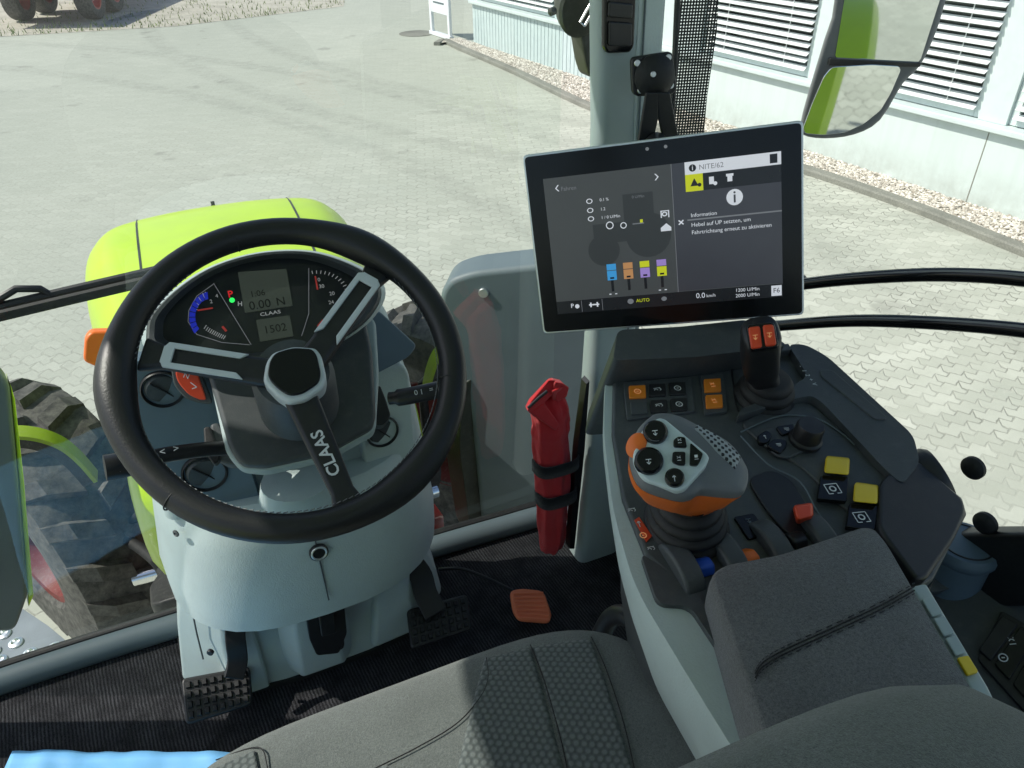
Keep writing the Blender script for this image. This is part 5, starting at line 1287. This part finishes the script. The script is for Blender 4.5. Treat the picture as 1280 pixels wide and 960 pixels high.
# =================================================================== RIGHT SIDE CONSOLE
rc = thing('side_console', 'dark side console with rocker switches below the right window', 'console', (.75, .25, .2))
rcp = (V((.70,.30,.50)), V((-.45,-.1,.9)))
obj('top', plate([(1105,770),(1150,742),(1200,728),(1250,722),(1290,735),(1420,760),(1500,1000),(1180,1100)], rcp, .3, rad=.02), DARK, kc if False else rc, bevel=.012, seg=3)
obj('rear_tray', plate([(1160,742),(1180,700),(1240,700),(1300,704),(1400,720),(1400,780),(1290,735),(1230,726)], (V((.75,.36,.54)), V((-.3,-.3,.9))), .06, rad=.01), DARK, rc, bevel=.008)
rk = obj('rocker_panel', plate([(1252,763),(1330,806),(1290,900),(1222,824)], rcp, .006, off=.006, rad=.004), BLACK, rc, bevel=.002)
for q in ([(1253,769),(1273,780),(1239,826),(1223,812)], [(1276,782),(1296,793),(1262,850),(1243,830)], [(1300,796),(1320,808),(1288,880),(1266,855)]):
    b_ = obj('rocker_switch', plate(q, rcp, .006, off=.010, rad=.003), GLOSSB if q[0][0] != 1253 else BLACK, rk, bevel=.0015)
    if q[0][0] == 1276: icon('lamp', 1265, 802, 6, rcp, .0108, WHITE, b_); icon('ring', 1254, 822, 6, rcp, .0108, WHITE, b_)
cp = P(1192, 712, z=.53)
cup = thing('round_pot', 'dark round lidded pot behind the console flap', 'pot', cp-V((0,0,.05)))
obj('body', lathe([(.035,-.09),(.037,.03),(.039,.032),(.041,.036),(.041,.044),(.037,.050),(.001,.052)], cp, (0,0,1), 36), SLATE, cup, ang=35)
obj('lid_line', torus(cp+V((0,0,.0505)), (0,0,1), .031, .0012), BLACK, cup)
kb = on(1162, 598, KPL, -.02)
kn2 = thing('side_dial', 'black numbered dial on the outer side of the console', 'dial', kb)
dn = V((.75,-.25,.45)).normalized()
obj('dial', lathe([(.034,-.012),(.034,.006),(.030,.012),(.001,.013)], kb, dn, 36), BLACK, kn2)
obj('number', text_bm('2', .016, on(1176,593,(kb+dn*.0137,dn)), V((.2,-.9,0)), dn, bold=.01), WHITE, kn2, smooth=False)

# =================================================================== SEAT
st = thing('driver_seat', 'grey fabric driver seat with honeycomb centre panels', 'seat', (.03, .2, .35))
SX0, SX1, SY0, SY1 = -.27, .345, -.12, .575
def in_surf(x, y):
    u_ = (x-(SX0+SX1)/2)/((SX1-SX0)/2)
    return .505 + .016*abs(u_)**2.2 - .018*max(0,(y-.42)/.155)**2
def seat_k(x, y): return ((abs(x-(SX0+SX1)/2)/((SX1-SX0)/2))**4.2+(abs(y-(SY0+SY1)/2)/((SY1-SY0)/2))**4.2)**(1/4.2)
SPROF = [(0,.003),(.2,.003),(.42,.004),(.62,.004),(.8,.004),(.92,.0),(.965,-.009),(.99,-.026),(1.0,-.05)]
def seat_z(x, y):
    k = min(seat_k(x, y), .9995)
    for (a, za), (b_, zb) in zip(SPROF, SPROF[1:]):
        if k <= b_: return in_surf(x, y) + za+(zb-za)*(k-a)/(b_-a)
    return in_surf(x, y)-.05
def edge(s_, k=1.0):   # rounded outline of the cushion, s_ in 0..1 round, k scales towards the middle
    n = 4.2; a = s_*2*PI; cx, cy = (SX0+SX1)/2, (SY0+SY1)/2
    return V((cx+(SX1-SX0)/2*k*math.copysign(abs(math.cos(a))**(2/n), math.cos(a)), cy+(SY1-SY0)/2*k*math.copysign(abs(math.sin(a))**(2/n), math.sin(a)), 0))
rings = []
for k, dz in ((.86,-.14),(.97,-.11),(1.0,-.075),(1.0,-.05),(.99,-.026),(.965,-.009),(.92,.0),(.8,.004),(.62,.004),(.42,.004),(.2,.003)):
    r_ = []
    for i in range(72):
        p = edge(i/72, k); r_.append(V((p.x, p.y, in_surf(p.x, p.y)+dz)))
    rings.append(r_)
cush = obj('cushion', loft(rings), SEATF, st, ang=80)
def on_seat(px, py, off=0):
    z = .49
    for _ in range(14):
        p = P(px, py, z=z); z = z*.5+.5*(seat_z(p.x, p.y)+off)
    return P(px, py, z=z)
def patch(px, nx=26, ny=26, off=.0035):
    # four-corner patch of the seat top, draped on its surface
    a, b_, c_, d_ = [on_seat(*p) for p in px]; bm = BM(); g_ = []
    for i in range(nx+1):
        row = []
        for j in range(ny+1):
            u_, v_ = i/nx, j/ny; p = (a*(1-u_)+b_*u_)*(1-v_)+(d_*(1-u_)+c_*u_)*v_
            e = min(u_,1-u_,v_,1-v_); row.append(bm.verts.new((p.x, p.y, seat_z(p.x,p.y)+(off if e > 0 else off-.004))))
        g_.append(row)
    for i in range(nx):
        for j in range(ny): face(bm, (g_[i][j], g_[i+1][j], g_[i+1][j+1], g_[i][j+1]))
    return bm
obj('centre_panel', patch([(606,822),(662,808),(712,985),(560,1010)]), SEATH, st, ang=80)
obj('centre_panel', patch([(664,808),(738,797),(798,985),(716,985)]), SEATH, st, ang=80)
obj('side_panel', patch([(270,962),(320,938),(330,985),(255,990)]), SEATH, st, ang=80)
obj('front_panel', patch([(330,1020),(480,955),(600,1000),(590,1080)]), SEATH, st, ang=80)
for px in ([(608,822),(610,848),(600,872),(570,905),(520,935),(480,955),(420,985)], [(270,950),(322,934),(334,958),(336,985)], [(663,806),(680,850),(700,920),(714,985)], [(739,796),(757,835),(780,905),(798,985)]):
    obj('seam', tube(spline([on_seat(x, y, .003) for x, y in px], 6), .0008, 6), STRAP, st)
obj('base', loft([rr_ring(.02,-.2,.26,-.1,.35,.05), rr_ring(.36,-.2,.28,-.1,.40,.05)]), BLACK, st, bevel=.01)
# backrest
BX, BW = .03, .345; rings = []
def bring(y, k, dz=0):
    r_ = []
    for i in range(48):
        a = i*2*PI/48; n = 2.7
        x = BW*k*math.copysign(abs(math.cos(a))**(2/n), math.cos(a)); z = .265*k*math.copysign(abs(math.sin(a))**(2/n), math.sin(a))
        r_.append(V((BX+x, y-.02*(abs(x)/BW)**2*-1, .70+z)))
    return r_
back = loft([bring(-.10,.80), bring(-.085,.93), bring(-.05,.985), bring(.0,1.0), bring(.06,1.0), bring(.10,.985), bring(.13,.95), bring(.147,.89), bring(.152,.6)])
bk = obj('backrest', back, SEATF, st, ang=80)
obj('seam', tube([p+V((0,0,.0)) for p in bring(.035,1.0)]+[bring(.035,1.0)[0]], .0022, 6), STRAP, bk)
sb = thing('seat_plinth', 'pale plinth with dark slot between the seat and the armrest console', 'plinth', (.36,.3,.1))
obj('shell', loft([rr_ring(.01,.345,.50,.05,.60,.03), rr_ring(.30,.355,.50,.05,.585,.03), rr_ring(.50,.365,.50,.05,.56,.02)]), LIGHT, sb, bevel=.008)
obj('handle', tube(spline([(.335,.60,.36), (.345,.585,.42), (.35,.55,.455), (.352,.50,.46)], 6), .014, 12), BLACK, sb)
obj('slot', tube([(.358,.50,.40), (.36,.38,.36), (.36,.25,.33)], .006, 8), BLACK, sb)
bs_o = thing('blue_sheet', 'light blue plastic sheet lying on the mat left of the seat', 'sheet', P(120, 950, z=.012))
g = BM(); rows = []
a, b_ = P(12,934,z=.03), P(296,937,z=.03); c_, d_ = b_+V((.10,-.5,0)), a+V((-.12,-.5,0))
for i in range(49):
    row = []
    for j in range(33):
        u_, v_ = i/48, j/32; p = (a*(1-u_)+b_*u_)*(1-v_)+(d_*(1-u_)+c_*u_)*v_
        row.append(g.verts.new((p.x, p.y, .022+.010*noise.noise(V((p.x*9, p.y*14, 1)))+.005*noise.noise(V((p.x*30, p.y*25, 4))))))
    rows.append(row)
for i in range(48):
    for j in range(32): face(g, (rows[i][j], rows[i+1][j], rows[i+1][j+1], rows[i][j+1]))
so = obj('sheet', g, BLUES, bs_o); so.modifiers.new('Solidify', 'SOLIDIFY').thickness = .004

# =================================================================== LIGHT, SKY, CAMERA
SUNDIR = V((-.92, .39, 0)).normalized(); EL = math.radians(47.6)
to_sun = V((SUNDIR.x*math.cos(EL), SUNDIR.y*math.cos(EL), math.sin(EL)))
sl = bpy.data.lights.new('sun', 'SUN'); sl.energy = 5.0; sl.angle = math.radians(.5); sl.color = (1, .955, .87)
so = bpy.data.objects.new('sun', sl); COL.objects.link(so); so.rotation_euler = to_sun.to_track_quat('Z', 'Y').to_euler()
w = bpy.data.worlds.new('World'); sc.world = w; w.use_nodes = True; nt = w.node_tree
bgn = nt.nodes['Background']; sky = nt.nodes.new('ShaderNodeTexSky'); sky.sky_type = 'NISHITA'; sky.sun_disc = False
sky.sun_elevation = EL; sky.sun_rotation = math.atan2(to_sun.x, to_sun.y); sky.air_density = 1.0; sky.dust_density = 1.5
nt.links.new(sky.outputs[0], bgn.inputs[0]); bgn.inputs[1].default_value = .15
cd = bpy.data.cameras.new('camera'); cam = bpy.data.objects.new('camera', cd); COL.objects.link(cam)
cd.sensor_fit = 'HORIZONTAL'; cd.sensor_width = 36; cd.lens = FPX/1280*36; cd.clip_start = .02; cd.clip_end = 1000
cam.matrix_world = Matrix(((RT.x, UP.x, -FW.x, CAM.x), (RT.y, UP.y, -FW.y, CAM.y), (RT.z, UP.z, -FW.z, CAM.z), (0,0,0,1)))
sc.camera = cam
sc.view_settings.view_transform = 'Standard'; sc.view_settings.look = 'None'; sc.view_settings.exposure = 0; sc.view_settings.gamma = 1
sc.render.engine = 'CYCLES'; sc.cycles.max_bounces = 10; sc.cycles.transparent_max_bounces = 16; sc.cycles.use_denoising = True
